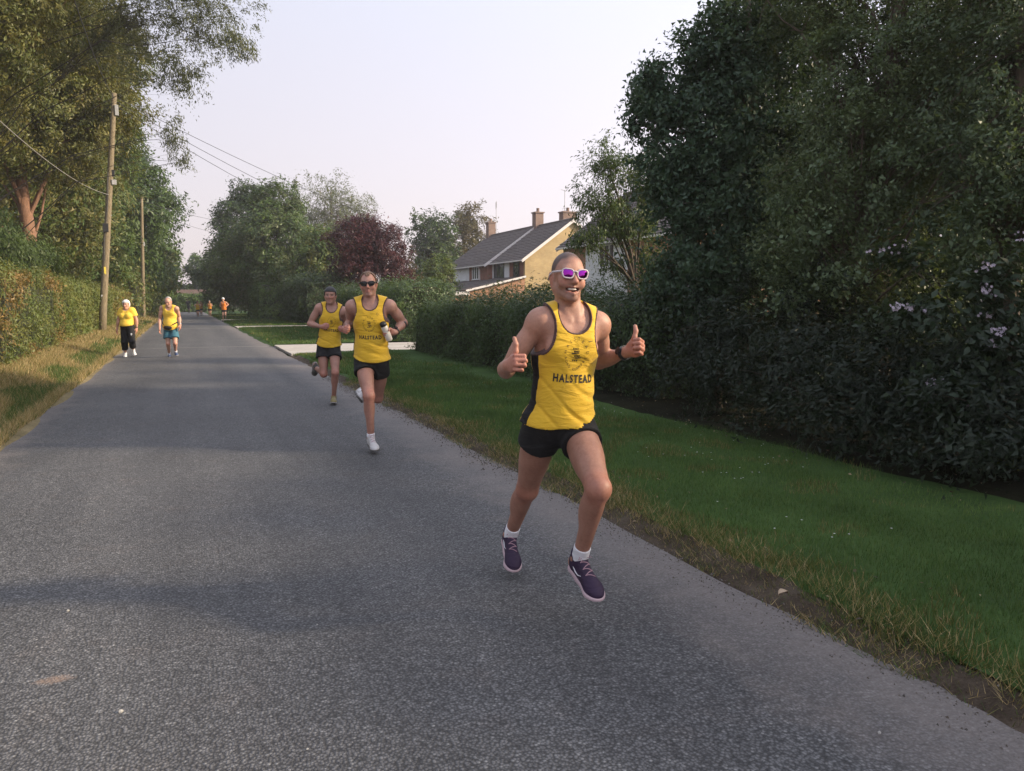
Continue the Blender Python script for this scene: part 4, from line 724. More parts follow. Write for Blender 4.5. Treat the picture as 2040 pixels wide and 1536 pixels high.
# ================================================================== people: continuous bodies grown from distance fields
def surface_nets(D, org, res):
    """D[x,y,z] < 0 inside -> vertices, quads"""
    S = D < 0
    c = S[:-1, :-1, :-1].astype(np.int8)
    cnt = np.zeros(c.shape, np.int8)
    for i in (0, 1):
        for j in (0, 1):
            for k in (0, 1):
                cnt += S[i:S.shape[0] - 1 + i, j:S.shape[1] - 1 + j, k:S.shape[2] - 1 + k]
    act = (cnt > 0) & (cnt < 8)
    idx = np.argwhere(act)
    vid = np.full(act.shape, -1, np.int32); vid[act] = np.arange(len(idx))
    acc = np.zeros((len(idx), 3)); num = np.zeros(len(idx))
    cor = [(i, j, k) for i in (0, 1) for j in (0, 1) for k in (0, 1)]
    val = {q: D[idx[:, 0] + q[0], idx[:, 1] + q[1], idx[:, 2] + q[2]] for q in cor}
    for a in cor:
        for ax in range(3):
            if a[ax]: continue
            b = list(a); b[ax] = 1; b = tuple(b)
            va, vb = val[a], val[b]; m = (va < 0) != (vb < 0)
            t = np.where(m, va / (va - vb + 1e-12), 0)
            p = np.zeros((len(idx), 3)); p[:] = a; p[:, ax] = t
            acc[m] += p[m]; num[m] += 1
    V = (idx + acc / num[:, None]) * res + org
    Q = []
    for ax in range(3):
        sl0 = [slice(None)] * 3; sl1 = [slice(None)] * 3; sl0[ax] = slice(0, -1); sl1[ax] = slice(1, None)
        A = S[tuple(sl0)]; B = S[tuple(sl1)]
        e = np.argwhere(A != B)
        o1, o2 = [(1, 2), (2, 0), (0, 1)][ax]
        ok = (e[:, o1] > 0) & (e[:, o2] > 0)
        for t_ in (o1, o2): ok &= e[:, t_] < act.shape[t_]
        ok &= e[:, ax] < act.shape[ax]
        e = e[ok]; ins = A[tuple(e.T)]
        def at(d1, d2):
            q = e.copy(); q[:, o1] -= d1; q[:, o2] -= d2; return vid[tuple(q.T)]
        quad = np.stack([at(1, 1), at(0, 1), at(0, 0), at(1, 0)], 1)
        quad[~ins] = quad[~ins][:, ::-1]
        Q.append(quad[(quad >= 0).all(1)])
    return V, np.concatenate(Q)

class Field:
    def __init__(s): s.p = []
    def cone(s, a, b, ra, rb, k=0.02): s.p.append(('c', np.asarray(a, float), np.asarray(b, float), ra, rb, k)); return s
    def ell(s, c, r, ax=None, k=0.02): s.p.append(('e', np.asarray(c, float), np.asarray(r, float), np.eye(3) if ax is None else np.asarray(ax, float), 0, k)); return s
    def cut(s, c, r, ax=None, k=0.006): s.p.append(('s', np.asarray(c, float), np.asarray(r, float), np.eye(3) if ax is None else np.asarray(ax, float), 0, k)); return s
    def bounds(s):
        lo = np.full(3, 1e9); hi = -lo
        for q in s.p:
            if q[0] == 'c':
                lo = np.minimum(lo, np.minimum(q[1] - q[3], q[2] - q[4])); hi = np.maximum(hi, np.maximum(q[1] + q[3], q[2] + q[4]))
            elif q[0] == 'e':
                e = np.sqrt(((q[3].T * q[2]) ** 2).sum(1)); lo = np.minimum(lo, q[1] - e); hi = np.maximum(hi, q[1] + e)
        return lo, hi
    def grid(s, res, pad=0.03, lo=None, hi=None):
        if lo is None: lo, hi = s.bounds()
        lo = lo - pad; hi = hi + pad
        n = np.ceil((hi - lo) / res).astype(int) + 1
        ax = [lo[i] + res * np.arange(n[i]) for i in range(3)]
        D = np.full(n, 0.5, np.float32)
        for q in s.p:
            k = q[5]; m = k + 0.03
            if q[0] == 'c': l_ = np.minimum(q[1] - q[3], q[2] - q[4]); h_ = np.maximum(q[1] + q[3], q[2] + q[4])
            else:
                e = np.sqrt(((q[3].T * q[2]) ** 2).sum(1)); l_ = q[1] - e; h_ = q[1] + e
            i0 = np.clip(np.floor((l_ - m - lo) / res).astype(int), 0, n); i1 = np.clip(np.ceil((h_ + m - lo) / res).astype(int) + 1, 0, n)
            if (i1 <= i0).any(): continue
            X = ax[0][i0[0]:i1[0], None, None]; Y = ax[1][None, i0[1]:i1[1], None]; Z = ax[2][None, None, i0[2]:i1[2]]
            d = s.dist(q, X, Y, Z).astype(np.float32)
            sl = (slice(i0[0], i1[0]), slice(i0[1], i1[1]), slice(i0[2], i1[2]))
            o = D[sl]
            if q[0] == 's':
                d = -d; h = np.clip(0.5 - 0.5 * (o - d) / k, 0, 1); D[sl] = o * (1 - h) + d * h + k * h * (1 - h)
            else:
                h = np.clip(0.5 + 0.5 * (o - d) / k, 0, 1); D[sl] = o * (1 - h) + d * h - k * h * (1 - h)
        return D, lo, ax
    @staticmethod
    def dist(q, X, Y, Z):
        if q[0] == 'c':
            a, b = q[1], q[2]; ba = b - a; L = ba @ ba + 1e-9
            t = np.clip(((X - a[0]) * ba[0] + (Y - a[1]) * ba[1] + (Z - a[2]) * ba[2]) / L, 0, 1)
            return np.sqrt((X - a[0] - t * ba[0]) ** 2 + (Y - a[1] - t * ba[1]) ** 2 + (Z - a[2] - t * ba[2]) ** 2) - (q[3] + (q[4] - q[3]) * t)
        c, r, A = q[1], q[2], q[3]; x, y, z = X - c[0], Y - c[1], Z - c[2]
        u = [(x * A[i][0] + y * A[i][1] + z * A[i][2]) / r[i] for i in range(3)]
        k0 = np.sqrt(u[0] ** 2 + u[1] ** 2 + u[2] ** 2); k1 = np.sqrt((u[0] / r[0]) ** 2 + (u[1] / r[1]) ** 2 + (u[2] / r[2]) ** 2) + 1e-6
        return k0 * (k0 - 1) / k1

def field_mesh(name, fld, res, clip=None, off=0.0, base=(0, 0, 0), lo=None, hi=None, pad=0.03, relax=1):
    """mesh of fld < off, intersected with clip(X, Y, Z, d) (an array, <0 inside)"""
    D, o, ax = fld.grid(res, pad + off, lo, hi)
    D = D - off
    if clip is not None:
        X, Y, Z = np.meshgrid(*ax, indexing='ij', sparse=True)
        D = np.maximum(D, clip(X, Y, Z, D).astype(np.float32))
    D[0] = D[-1] = 0.5; D[:, 0] = D[:, -1] = 0.5; D[:, :, 0] = D[:, :, -1] = 0.5
    V, Q = surface_nets(D, o, res)
    if not len(V): return None
    # one light relaxation takes the grid's stair-steps out
    for _ in range(relax):
        nb = np.zeros_like(V); ct = np.zeros(len(V))
        for a, b in ((0, 1), (1, 2), (2, 3), (3, 0)):
            np.add.at(nb, Q[:, a], V[Q[:, b]]); np.add.at(ct, Q[:, a], 1)
        V = V * 0.5 + 0.5 * nb / np.maximum(ct, 1)[:, None]
    return mesh_np(name, V - np.asarray(base), quads=Q, smooth=True)

def reach(p0, x, y, L, sign, d_hint):
    """point seen at pixel (x, y) at distance L from p0; sign +1: the far solution, -1: the near one"""
    r = CF + CR * ((x - CXP) / F_PX) + CU * ((CYP - y) / F_PX); o = CAM - p0
    a = r @ r; b = 2 * r @ o; c = o @ o - L * L; disc = b * b - 4 * a * c
    t = -b / (2 * a) if disc <= 0 else (-b + sign * math.sqrt(disc)) / (2 * a)
    return CAM + r * t

HEAD_TOP = 0.118
def head_axes(yaw, pitch, roll, front0):
    """axes (left, up, front) of a head; yaw turns towards the person's left"""
    f0 = unit([front0[0], front0[1], 0]); l0 = np.cross(UZ, f0); l0 = -l0 if False else l0
    # person's left when facing f0 is up x front
    f = f0 * math.cos(yaw) + l0 * math.sin(yaw); l = -f0 * math.sin(yaw) + l0 * math.cos(yaw)
    u = UZ.copy(); f, u = f * math.cos(pitch) + u * math.sin(pitch), u * math.cos(pitch) - f * math.sin(pitch)
    l, u = l * math.cos(roll) + u * math.sin(roll), u * math.cos(roll) - l * math.sin(roll)
    return np.array([l, u, f])

def add_head(f, c, A, s=1.0, smile=0.0, female=False, glasses=False, jaw=1.0, wid=1.0):
    q = lambda x, y, z: c + s * (A[0] * x + A[1] * y + A[2] * z)
    E = lambda p, r, k: f.ell(q(*p), np.array(r) * s, A, k)
    E((0, 0.036, -0.016), (0.071 * wid, 0.083, 0.098), 0.01)
    E((0, 0.02, 0.03), (0.064 * wid, 0.07, 0.062), 0.03)
    E((0, -0.045, 0.025), (0.052 * jaw, 0.074, 0.064), 0.03)
    for sx in (-1, 1):
        f.cone(q(sx * 0.046 * jaw, -0.05, -0.002), q(sx * 0.016, -0.1, 0.066), 0.019 * s, 0.014 * s, 0.025)
        E((sx * 0.041, -0.022, 0.062), (0.022, 0.02, 0.022), 0.022)
        E((sx * (0.0765 * wid - 0.001), -0.014, -0.012), (0.0105, 0.033, 0.019), 0.008)
        E((sx * (0.085 * wid - 0.002), 0.002, -0.02), (0.0075, 0.022, 0.013), 0.006)
    E((0, -0.101, 0.07), (0.022, 0.016, 0.017), 0.02)
    f.cone(q(-0.038, 0.027, 0.079), q(0.038, 0.027, 0.079), 0.012 * s, 0.012 * s, 0.02)
    f.cone(q(0, 0.016, 0.088), q(0, -0.028, 0.112), 0.0075 * s, 0.011 * s, 0.012)
    E((0, -0.03, 0.112), (0.0135, 0.0115, 0.0125), 0.008)
    for sx in (-1, 1): E((sx * 0.012, -0.034, 0.098), (0.0085, 0.008, 0.011), 0.006)
    for sx in (-1, 1):
        f.cut(q(sx * 0.033, -0.001, 0.104), np.array((0.021, 0.0125, 0.021)) * s, A, 0.012)
        E((sx * 0.033, 0.0, 0.0755), (0.0125, 0.0115, 0.0125), 0.003)
    w = 0.022 + 0.011 * smile; cr = 0.008 * smile
    op = 0.006 * max(0, smile - 0.7) / 0.3
    for (y, r) in ((-0.0585 + op * 0.6, 0.0062), (-0.0725 - 0.003 * smile - op, 0.0075)):
        f.cone(q(-w, y + cr, 0.078 - 0.006 * smile), q(0, y - cr * 0.4, 0.0905), 0.0035 * s, r * s, 0.008)
        f.cone(q(w, y + cr, 0.078 - 0.006 * smile), q(0, y - cr * 0.4, 0.0905), 0.0035 * s, r * s, 0.008)
    if smile > 0.8:
        for sx in (-1, 0, 1):
            f.cut(q(sx * w * 0.48, -0.0665 + cr * abs(sx) * 0.55, 0.088 - 0.006 * abs(sx)), np.array((0.0145, 0.0098 - 0.003 * abs(sx), 0.03)) * s, A, 0.002)
    else:
        f.cut(q(0, -0.0655, 0.1), np.array((w * 0.95, 0.0012, 0.012)) * s, A, 0.003)
    if smile > 0:
        for sx in (-1, 1): E((sx * 0.042, -0.042, 0.064), (0.02, 0.016, 0.018), 0.02)

def add_hand(f, wr, fwd, thumb, palm, s=1.0, pose='fist', side=1):
    """wrist, direction wrist->knuckles, direction of the thumb edge, palm normal"""
    fw = unit(fwd); th = unit(np.asarray(thumb) - fw * (np.asarray(thumb) @ fw)); pn = unit(np.cross(fw, th)); pn = pn if pn @ np.asarray(palm) > 0 else -pn
    q = lambda a, b, c: wr + s * (fw * a + th * b + pn * c)
    A = np.array([fw, th, pn])
    f.cone(wr - fw * 0.02, q(0.025, 0, 0), 0.026 * s, 0.026 * s, 0.015)
    f.ell(q(0.05, 0.0, 0.0), np.array((0.05, 0.041, 0.018)) * s, A, 0.012)
    f.ell(q(0.03, 0.026, 0.012), np.array((0.034, 0.018, 0.016)) * s, A, 0.01)
    L = [(0.044, 0.026, 0.02), (0.048, 0.029, 0.021), (0.044, 0.027, 0.02), (0.035, 0.021, 0.017)]
    for i in range(4):
        b = 0.03 - 0.0205 * i; r = 0.0098 - (0.0012 if i == 3 else 0)
        if pose == 'fist': ang = (1.25, 2.75, 3.9)
        elif pose == 'thumb': ang = (1.2, 2.7, 3.9)
        elif pose == 'grip': ang = (0.75, 1.75, 2.6)
        else: ang = (0.35 + 0.08 * i, 0.75 + 0.1 * i, 1.05 + 0.1 * i)
        p = np.array([0.088 - (0.006 if i == 3 else 0) - (0.003 if i == 0 else 0), b, -0.004])
        for j in range(3):
            e = p + L[i][j] * np.array([math.cos(ang[j]), 0, math.sin(ang[j])])
            f.cone(q(*p), q(*e), r * s * (1 - 0.06 * j), r * s * (0.94 - 0.06 * j), 0.0025)
            p = e
    if pose == 'thumb': T = [(0.022, 0.03, 0.01), (0.05, 0.056, 0.016), (0.056, 0.088, 0.014), (0.046, 0.116, 0.01)]
    elif pose == 'fist': T = [(0.022, 0.03, 0.012), (0.055, 0.046, 0.026), (0.082, 0.04, 0.04), (0.092, 0.02, 0.05)]
    elif pose == 'grip': T = [(0.022, 0.03, 0.012), (0.05, 0.05, 0.03), (0.07, 0.05, 0.055), (0.078, 0.04, 0.078)]
    else: T = [(0.022, 0.03, 0.01), (0.05, 0.048, 0.022), (0.075, 0.05, 0.034), (0.098, 0.046, 0.042)]
    for j in range(3): f.cone(q(*T[j]), q(*T[j + 1]), (0.0135 - 0.0012 * j) * s, (0.0125 - 0.0012 * j) * s, 0.006)

def frame_torso(J):
    up = unit(J['neck'] - J['hip'])
    def ax(a, b):
        l = unit(b - a); l = unit(l - up * (l @ up)); return np.array([l, up, np.cross(l, up)])
    return ax(J['shR'], J['shL']), ax(J['hipR'], J['hipL'])

def build_fields(J, B):
    """body, torso-only and leg fields from joints J and build B"""
    g = B.get('girth', 1.0); gl = B.get('limb', 1.0); bl = B.get('belly', 0.0)
    AC, AP = frame_torso(J); up = AC[1]; T = np.linalg.norm(J['neck'] - J['hip'])
    sw = np.linalg.norm(J['shL'] - J['shR']) / 2
    def q(a, b, c):
        w = np.clip(a, 0, 1); l = unit(AP[0] * (1 - w) + AC[0] * w); fr = np.cross(l, up)
        return J['hip'] + up * (a * T) + l * b + fr * c
    tor = Field()
    tor.ell(q(0.0, 0, -0.005), (0.158 * g, 0.115, 0.108 * g), AP, 0.02)
    tor.ell(q(0.27, 0, 0.0), (0.135 * g, 0.16, 0.096 * g), AP, 0.05)
    tor.ell(q(0.62, 0, -0.008), (0.152 * g, 0.185, 0.112 * g), AC, 0.05)
    tor.ell(q(0.84, 0, -0.012), (0.15 * g, 0.085, 0.09 * g), AC, 0.05)
    if bl: tor.ell(q(0.24, 0, 0.05 * bl), (0.14 * g, 0.15, 0.12 * g), AC, 0.06)
    for sx in (-1, 1):
        if B.get('female'): tor.ell(q(0.60, sx * 0.075, 0.09), (0.078 * g, 0.075, 0.062 * g), AC, 0.03)
        else: tor.ell(q(0.72, sx * 0.066, 0.07), (0.07 * g, 0.05, 0.034 * g), AC, 0.03)
        tor.ell(q(0.66, sx * 0.085, -0.05), (0.065 * g, 0.13, 0.06 * g), AC, 0.04)
        tor.ell(q(-0.06, sx * 0.072, -0.05), (0.082 * g, 0.09, 0.085 * g), AP, 0.04)
        sh = J['shR'] if sx < 0 else J['shL']; ins = sh - AC[0] * sx * 0.03
        tor.cone(q(1.03, sx * 0.03, -0.02), ins + up * 0.012, 0.046, 0.05, 0.04)
        tor.cone(q(0.86, sx * 0.06, 0.02), ins - up * 0.02, 0.06, 0.055, 0.04)
        tor.cone(q(0.955, sx * 0.02, 0.052), sh - AC[0] * sx * 0.04 + up * 0.035 + AC[2] * 0.012, 0.012, 0.011, 0.016)
    body = Field(); body.p = list(tor.p)
    Hc, HA, hs = J['head'], J['headA'], B.get('head', 1.0)
    nb = q(0.97, 0, -0.012); ht = Hc + hs * (HA[1] * -0.055 - HA[2] * 0.018)
    body.cone(nb, ht, 0.062 * B.get('neck', 1.0), 0.055 * B.get('neck', 1.0), 0.035)
    body.ell(nb * 0.45 + ht * 0.55 + HA[2] * 0.047, (0.011, 0.016, 0.012), HA, 0.014)
    for sx in (-1, 1): body.cone(Hc + hs * (HA[0] * sx * 0.06 - HA[1] * 0.045 - HA[2] * 0.015), q(0.965, sx * 0.02, 0.042), 0.014, 0.013, 0.016)
    add_head(body, Hc, HA, hs, B.get('smile', 0), jaw=B.get('jaw', 1.0), wid=B.get('wid', 1.0))
    for sd in 'RL':
        sx = -1 if sd == 'R' else 1
        sh, el, wr = J['sh' + sd], J['el' + sd], J['wr' + sd]
        ua = unit(el - sh); fa = unit(wr - el); Lu = np.linalg.norm(el - sh); Lf = np.linalg.norm(wr - el)
        body.ell(sh + ua * 0.018, (0.055 * gl, 0.055 * gl, 0.058 * gl), None, 0.03)
        body.cone(sh, el, 0.05 * gl, 0.037 * gl, 0.03)
        bd = unit(fa - ua * (fa @ ua) + 1e-6)
        ax = np.array([ua, bd, np.cross(ua, bd)])
        body.ell(sh + ua * Lu * 0.52 + bd * 0.014, (0.095, 0.041 * gl, 0.042 * gl), ax, 0.025)
        body.ell(sh + ua * Lu * 0.5 - bd * 0.016, (0.1, 0.036 * gl, 0.04 * gl), ax, 0.025)
        body.cone(el, wr, 0.037 * gl, 0.0265 * gl, 0.02)
        ax = np.array([fa, unit(np.cross(fa, bd)), bd])
        body.ell(el + fa * Lf * 0.28, (0.085, 0.045 * gl, 0.039 * gl), np.array([fa, unit(np.cross(fa, UZ)), np.cross(fa, unit(np.cross(fa, UZ)))]), 0.025)
        h = J['hand' + sd]
        add_hand(body, wr, h[0], h[1], h[2], B.get('hand', 1.0) * 0.98, h[3], sx)
    leg = Field(); gl = gl * B.get('leg', 1.0)
    for sd in 'RL':
        hp, kn, an = J['hip' + sd], J['kn' + sd], J['an' + sd]
        t = unit(kn - hp); s_ = unit(an - kn); Lt = np.linalg.norm(kn - hp); Ls = np.linalg.norm(an - kn)
        fwd = unit(t - s_ * (t @ s_)) if np.linalg.norm(np.cross(t, s_)) > 0.12 else unit(AP[2] - t * (AP[2] @ t))
        fr_t = unit(fwd - t * (fwd @ t)); fr_s = unit(fwd - s_ * (fwd @ s_))
        leg.cone(hp, kn, 0.084 * gl, 0.052 * gl, 0.03)
        lat = np.cross(t, fr_t)
        leg.ell(hp + t * Lt * 0.42 + fr_t * 0.022, (0.17, 0.066 * gl, 0.056 * gl), np.array([t, lat, fr_t]), 0.03)
        leg.ell(hp + t * Lt * 0.45 - fr_t * 0.026, (0.16, 0.06 * gl, 0.05 * gl), np.array([t, lat, fr_t]), 0.03)
        for sx in (-1, 1): leg.ell(hp + t * Lt * 0.80 + fr_t * 0.02 + lat * sx * 0.024, (0.06, 0.024 * gl, 0.025 * gl), np.array([t, lat, fr_t]), 0.02)
        leg.ell(kn + fr_t * 0.012, (0.046 * gl, 0.046 * gl, 0.046 * gl), None, 0.025)
        leg.cone(kn, an, 0.047 * gl, 0.032 * gl, 0.025)
        lat = np.cross(s_, fr_s)
        for sx in (-1, 1): leg.ell(kn + s_ * Ls * 0.29 - fr_s * 0.026 + lat * sx * 0.018, (0.105, 0.034 * gl, 0.037 * gl), np.array([s_, lat, fr_s]), 0.025)
        leg.cone(kn + s_ * 0.05 + fr_s * 0.024, kn + s_ * Ls * 0.8 + fr_s * 0.006, 0.024, 0.02, 0.02)
        for sx in (-1, 1): leg.ell(an + lat * sx * 0.028, (0.015, 0.011, 0.015), None, 0.012)
        ft = foot_frame(J, sd); J['ft' + sd] = ft
        o, fw, un, la = ft
        leg.cone(an, o + fw * 0.03 + un * 0.035, 0.034, 0.03, 0.02)
        leg.cone(o + fw * 0.04 + un * 0.04, o + fw * 0.2 + un * 0.028, 0.034, 0.024, 0.02)
    body.p += leg.p
    J['q'] = q; J['AC'] = AC; J['AP'] = AP; J['T'] = T; J['sw'] = sw
    return body, tor, leg

def foot_frame(J, sd):
    an, kn, toe = J['an' + sd], J['kn' + sd], J['toe' + sd]
    su = unit(kn - an); fw = unit(toe - an)
    for _ in range(4):
        un = unit(su - fw * (su @ fw)); base = an - un * 0.078; fw = unit(toe + 0 * un - base)
    un = unit(su - fw * (su @ fw)); base = an - un * 0.078
    return base - fw * 0.06, fw, un, np.cross(un, fw)

def rel(fr, X, Y, Z):
    o, fw, un, la = fr
    x, y, z = X - o[0], Y - o[1], Z - o[2]
    return (x * fw[0] + y * fw[1] + z * fw[2]), (x * un[0] + y * un[1] + z * un[2]), (x * la[0] + y * la[1] + z * la[2])

def make_shoe(person, base, fr, L, res, m_upper, m_sole, m_lace=None, m_mark=None, high=0.102, sock=None, sock_h=0.15, an=None, kn=None):
    o, fw, un, la = fr; k = L / 0.28
    A = np.array([fw, la, un])
    f = Field(); q = lambda a, b, c: o + fw * a * k + la * b + un * c
    f.ell(q(0.045, 0, 0.045), (0.048, 0.034, 0.05), A, 0.02)
    f.cone(q(0.06, 0, 0.03), q(0.20, 0.004, 0.024), 0.033, 0.038, 0.02)
    f.ell(q(0.215, 0.002, 0.026), (0.06, 0.043, 0.029), A, 0.025)
    f.cone(q(0.07, 0, 0.085), q(0.19, 0.0, 0.038), 0.031, 0.023, 0.025)
    f.cone(q(0.055, 0, 0.06), q(0.05, 0, 0.125), 0.037, 0.04, 0.02)
    def clipA(X, Y, Z, D):
        a, u_, l_ = rel(fr, X, Y, Z)
        return np.maximum(u_ - (high + 0.016 * np.clip((0.04 - a) / 0.04, 0, 1) + 0.014 * np.clip((a - 0.06) / 0.03, 0, 1)), 0.012 - u_)
    me = field_mesh('shoe', f, res, clipA, 0.0, base)
    sh = link('shoe', me, m_upper, person)
    s = Field()
    s.cone(q(0.045, 0, 0.004), q(0.12, 0.003, 0.004), 0.037, 0.033, 0.01); s.cone(q(0.12, 0.003, 0.004), q(0.215, 0.003, 0.008), 0.033, 0.045, 0.03)
    s.ell(q(0.225, 0.0, 0.008), (0.056, 0.043, 0.05), A, 0.02)
    def clipS(X, Y, Z, D):
        a, u_, l_ = rel(fr, X, Y, Z)
        lift = 0.018 * np.clip((a / k - 0.16) / 0.12, 0, 1) ** 2
        return np.maximum(u_ - 0.016 - lift * 0.5, -0.006 + lift - u_)
    m2 = field_mesh('sole', s, min(res, 0.005), clipS, 0.002, base)
    if m2: link('sole', m2, m_sole, sh)
    if m_lace:
        bvh = BVHTree.FromPolygons([v.co for v in me.vertices], [p.vertices for p in me.polygons])
        def on(a, b):
            st = q(a, b, 0.3) - np.asarray(base); h = bvh.ray_cast(Vector(st), Vector(-un), 0.5)
            return (np.array(h[0]) + np.asarray(base) + un * 0.001) if h[0] is not None else q(a, b, 0.05)
        mb = MB()
        for i in range(6):
            a = 0.098 + 0.015 * i
            mb.tube([on(a + 0.008 * (1 if i % 2 else -1) * t, 0.021 * t) for t in np.linspace(-1, 1, 7)], 0.0024, 5)
        for sx in (-1, 1):
            p0 = on(0.095, 0); mb.tube([p0, p0 + la * sx * 0.018 + un * 0.012 - fw * 0.004, p0 + la * sx * 0.034 + fw * 0.012, p0 + la * sx * 0.016 + fw * 0.006, p0], 0.002, 5)
        tag(mb.build('lace', m_lace, sh, base), kind='stuff')
    if m_mark:
        for sx in (-1, 1):
            bv = BVHTree.FromPolygons([v.co for v in me.vertices], [p.vertices for p in me.polygons]); pts = []
            for a, c in ((0.075, 0.05), (0.095, 0.036), (0.12, 0.036), (0.145, 0.05)):
                h = bv.ray_cast(Vector(q(a, sx * 0.2, c) - np.asarray(base)), Vector(-la * sx), 0.3)
                if h[0] is not None: pts.append(np.array(h[0]) + np.asarray(base))
            if len(pts) == 4:
                mb = MB(); mb.tube(pts, [0.0015, 0.0035, 0.003, 0.0012], 6); mb.build('side_mark', m_mark, sh, base)
    if sock is not None:
        sf = Field(); su = unit(kn - an)
        sf.cone(an - un * 0.035, an + su * sock_h, 0.039, 0.0395, 0.01)
        def clipK(X, Y, Z, D):
            x, y, z = X - an[0], Y - an[1], Z - an[2]
            return x * su[0] + y * su[1] + z * su[2] - (sock_h - 0.035) + 0.0
        link('sock', field_mesh('sock', sf, res, clipK, 0.0, base), sock, person)
    return sh

def wrinkle(a, b, amp, seed=0.0):
    """cloth folds over (a: across, b: up) in metres"""
    s = np.sin
    ph = 58 * (0.86 * b + 0.5 * a) + 1.8 * s(11 * a + seed) + seed
    r1 = 1 - 2 * np.abs(s(ph * 0.5)) ** 0.7
    w = r1 * (0.5 + 0.5 * s(8 * b + 6 * a + seed * 2)) + 0.5 * s(88 * (0.9 * b + 0.4 * a) + 2.5 * s(13 * b + 9 * a + seed)) * (0.5 + 0.5 * s(12 * a - 7 * b + seed))
    return amp * w

def make_vest(person, J, tor, res, mat, m_trim, m_side, base, loose=0.012, hem=-0.10, sleeves=False, wr=0.0028, B=None, tilt=0.0, seed=1.0, side=True, nk=0.088):
    AC, AP, T, q, sw = J['AC'], J['AP'], J['T'], J['q'], J['sw']
    v = Field(); v.p = [p for p in tor.p]
    bl = B.get('belly', 0) if B else 0
    g = B.get('girth', 1.0) if B else 1.0
    v.ell(q(0.18, 0, 0.004), (0.145 * g, 0.2, 0.103 * g), AP, 0.04)
    v.cone(q(hem / T - 0.05, -0.06, 0), q(hem / T - 0.05, 0.06, 0), 0.098 * g, 0.098 * g, 0.04)
    gl = (B or {}).get('leg', 1.0) * (B or {}).get('limb', 1.0)
    v.ell(q(-0.02, 0, -0.008), (0.160 * g, 0.13, 0.118 * g), AP, 0.03)
    for sx in (-1, 1): v.ell(q(-0.06, sx * 0.07, -0.05), (0.082 * g, 0.098, 0.09 * g), AP, 0.03)
    if bl: v.ell(q(0.1, 0, 0.03), (0.165 * g, 0.125, 0.145 * g), AP, 0.05)
    for sd in 'RL':
        t = J['kn' + sd] - J['hip' + sd]; v.cone(J['hip' + sd], J['hip' + sd] + t * 0.35, 0.092 * gl, 0.09 * gl, 0.02)
    if sleeves:
        for sd in 'RL':
            ua = J['el' + sd] - J['sh' + sd]
            v.cone(J['sh' + sd], J['sh' + sd] + ua * 0.62, 0.068, 0.07, 0.04)
    O = J['hip']
    def loc(X, Y, Z):
        x, y, z = X - O[0], Y - O[1], Z - O[2]
        up = AC[1]; b = x * up[0] + y * up[1] + z * up[2]
        w = np.clip(b / T, 0, 1)
        l = AP[0][:, None, None, None] * 0 if False else None
        lx = AP[0][0] * (1 - w) + AC[0][0] * w; ly = AP[0][1] * (1 - w) + AC[0][1] * w; lz = AP[0][2] * (1 - w) + AC[0][2] * w
        a = x * lx + y * ly + z * lz
        fr = AC[2]; c = x * fr[0] + y * fr[1] + z * fr[2]
        return a, b, c
    def neck(a, b, c):
        rv = np.where(c > -0.02, nk, 0.06) + 0 * a
        return (np.sqrt((a / 0.079) ** 2 + ((b - T * 1.03) / rv) ** 2) - 1) * 0.079
    def arm(a, b, c):
        sa = np.abs(a) - (sw + 0.052)
        return (np.sqrt((sa / 0.108) ** 2 + ((b - T * 0.88) / 0.15) ** 2) - 1) * 0.108
    def hemd(a, b, c): return hem + tilt * a + 1.0 * a * a - b
    def clip(X, Y, Z, D):
        a, b, c = loc(X, Y, Z)
        r = np.maximum(-neck(a, b, c), hemd(a, b, c))
        if sleeves:
            for sd in 'RL':
                ua = unit(J['el' + sd] - J['sh' + sd]); p = J['sh' + sd] + ua * 0.165
                # sleeve ends: only where the arm is
                dd = (X - p[0]) * ua[0] + (Y - p[1]) * ua[1] + (Z - p[2]) * ua[2]
                near = np.abs(a) - (sw + 0.02)
                r = np.maximum(r, np.minimum(dd, near))
        else: r = np.maximum(r, -arm(a, b, c))
        up_ = np.clip((T * 0.62 - b) / 0.2, 0, 1)
        return np.maximum(r, D + 0 * r + wrinkle(a, b, wr, seed) * (0.15 + 0.85 * up_))
    lo, hi = v.bounds()
    vest = link('vest' if not sleeves else 'shirt', field_mesh('vest', v, res, clip, loose, base), mat, person)
    def band(fn, w, o2, sgn=0):
        def cl(X, Y, Z, D):
            a, b, c = loc(X, Y, Z); e = fn(a, b, c)
            r = np.maximum(np.abs(e - w * 0.55) - w, hemd(a, b, c))
            if fn is neck: r = np.maximum(r, -arm(a, b, c))
            else: r = np.maximum(np.maximum(r, -neck(a, b, c)), -sgn * a)
            return r
        return field_mesh('trim', v, 0.0035 if res < 0.006 else res * 0.75, cl, loose + o2, base, relax=3)
    if m_trim:
        for fn, nm, sgn in ((neck, 'neck_trim', 0),) + (() if sleeves else ((arm, 'armhole_trim', -1), (arm, 'armhole_trim', 1))):
            me = band(fn, 0.0038 if res < 0.006 else res * 0.72, 0.0014, sgn)
            if me: link(nm, me, m_trim, vest)
    if m_side and side:
        def cl(X, Y, Z, D):
            a, b, c = loc(X, Y, Z); up_ = np.clip((T * 0.62 - b) / 0.2, 0, 1)
            r = np.maximum(np.abs(c + 0.012 - 0.02 * np.clip(0.2 - b, -0.1, 0.3)) - 0.036, -arm(a, b, c) - 0.0)
            r = np.maximum(r, hemd(a, b, c)); r = np.maximum(r, 0.06 - np.abs(a)); r = np.maximum(r, b - T * 0.66)
            return np.maximum(r, D + wrinkle(a, b, wr, seed) * (0.15 + 0.85 * up_))
        me = field_mesh('side_panel', v, res, cl, loose + 0.002, base)
        if me: link('side_panel', me, m_side, vest)
    return vest

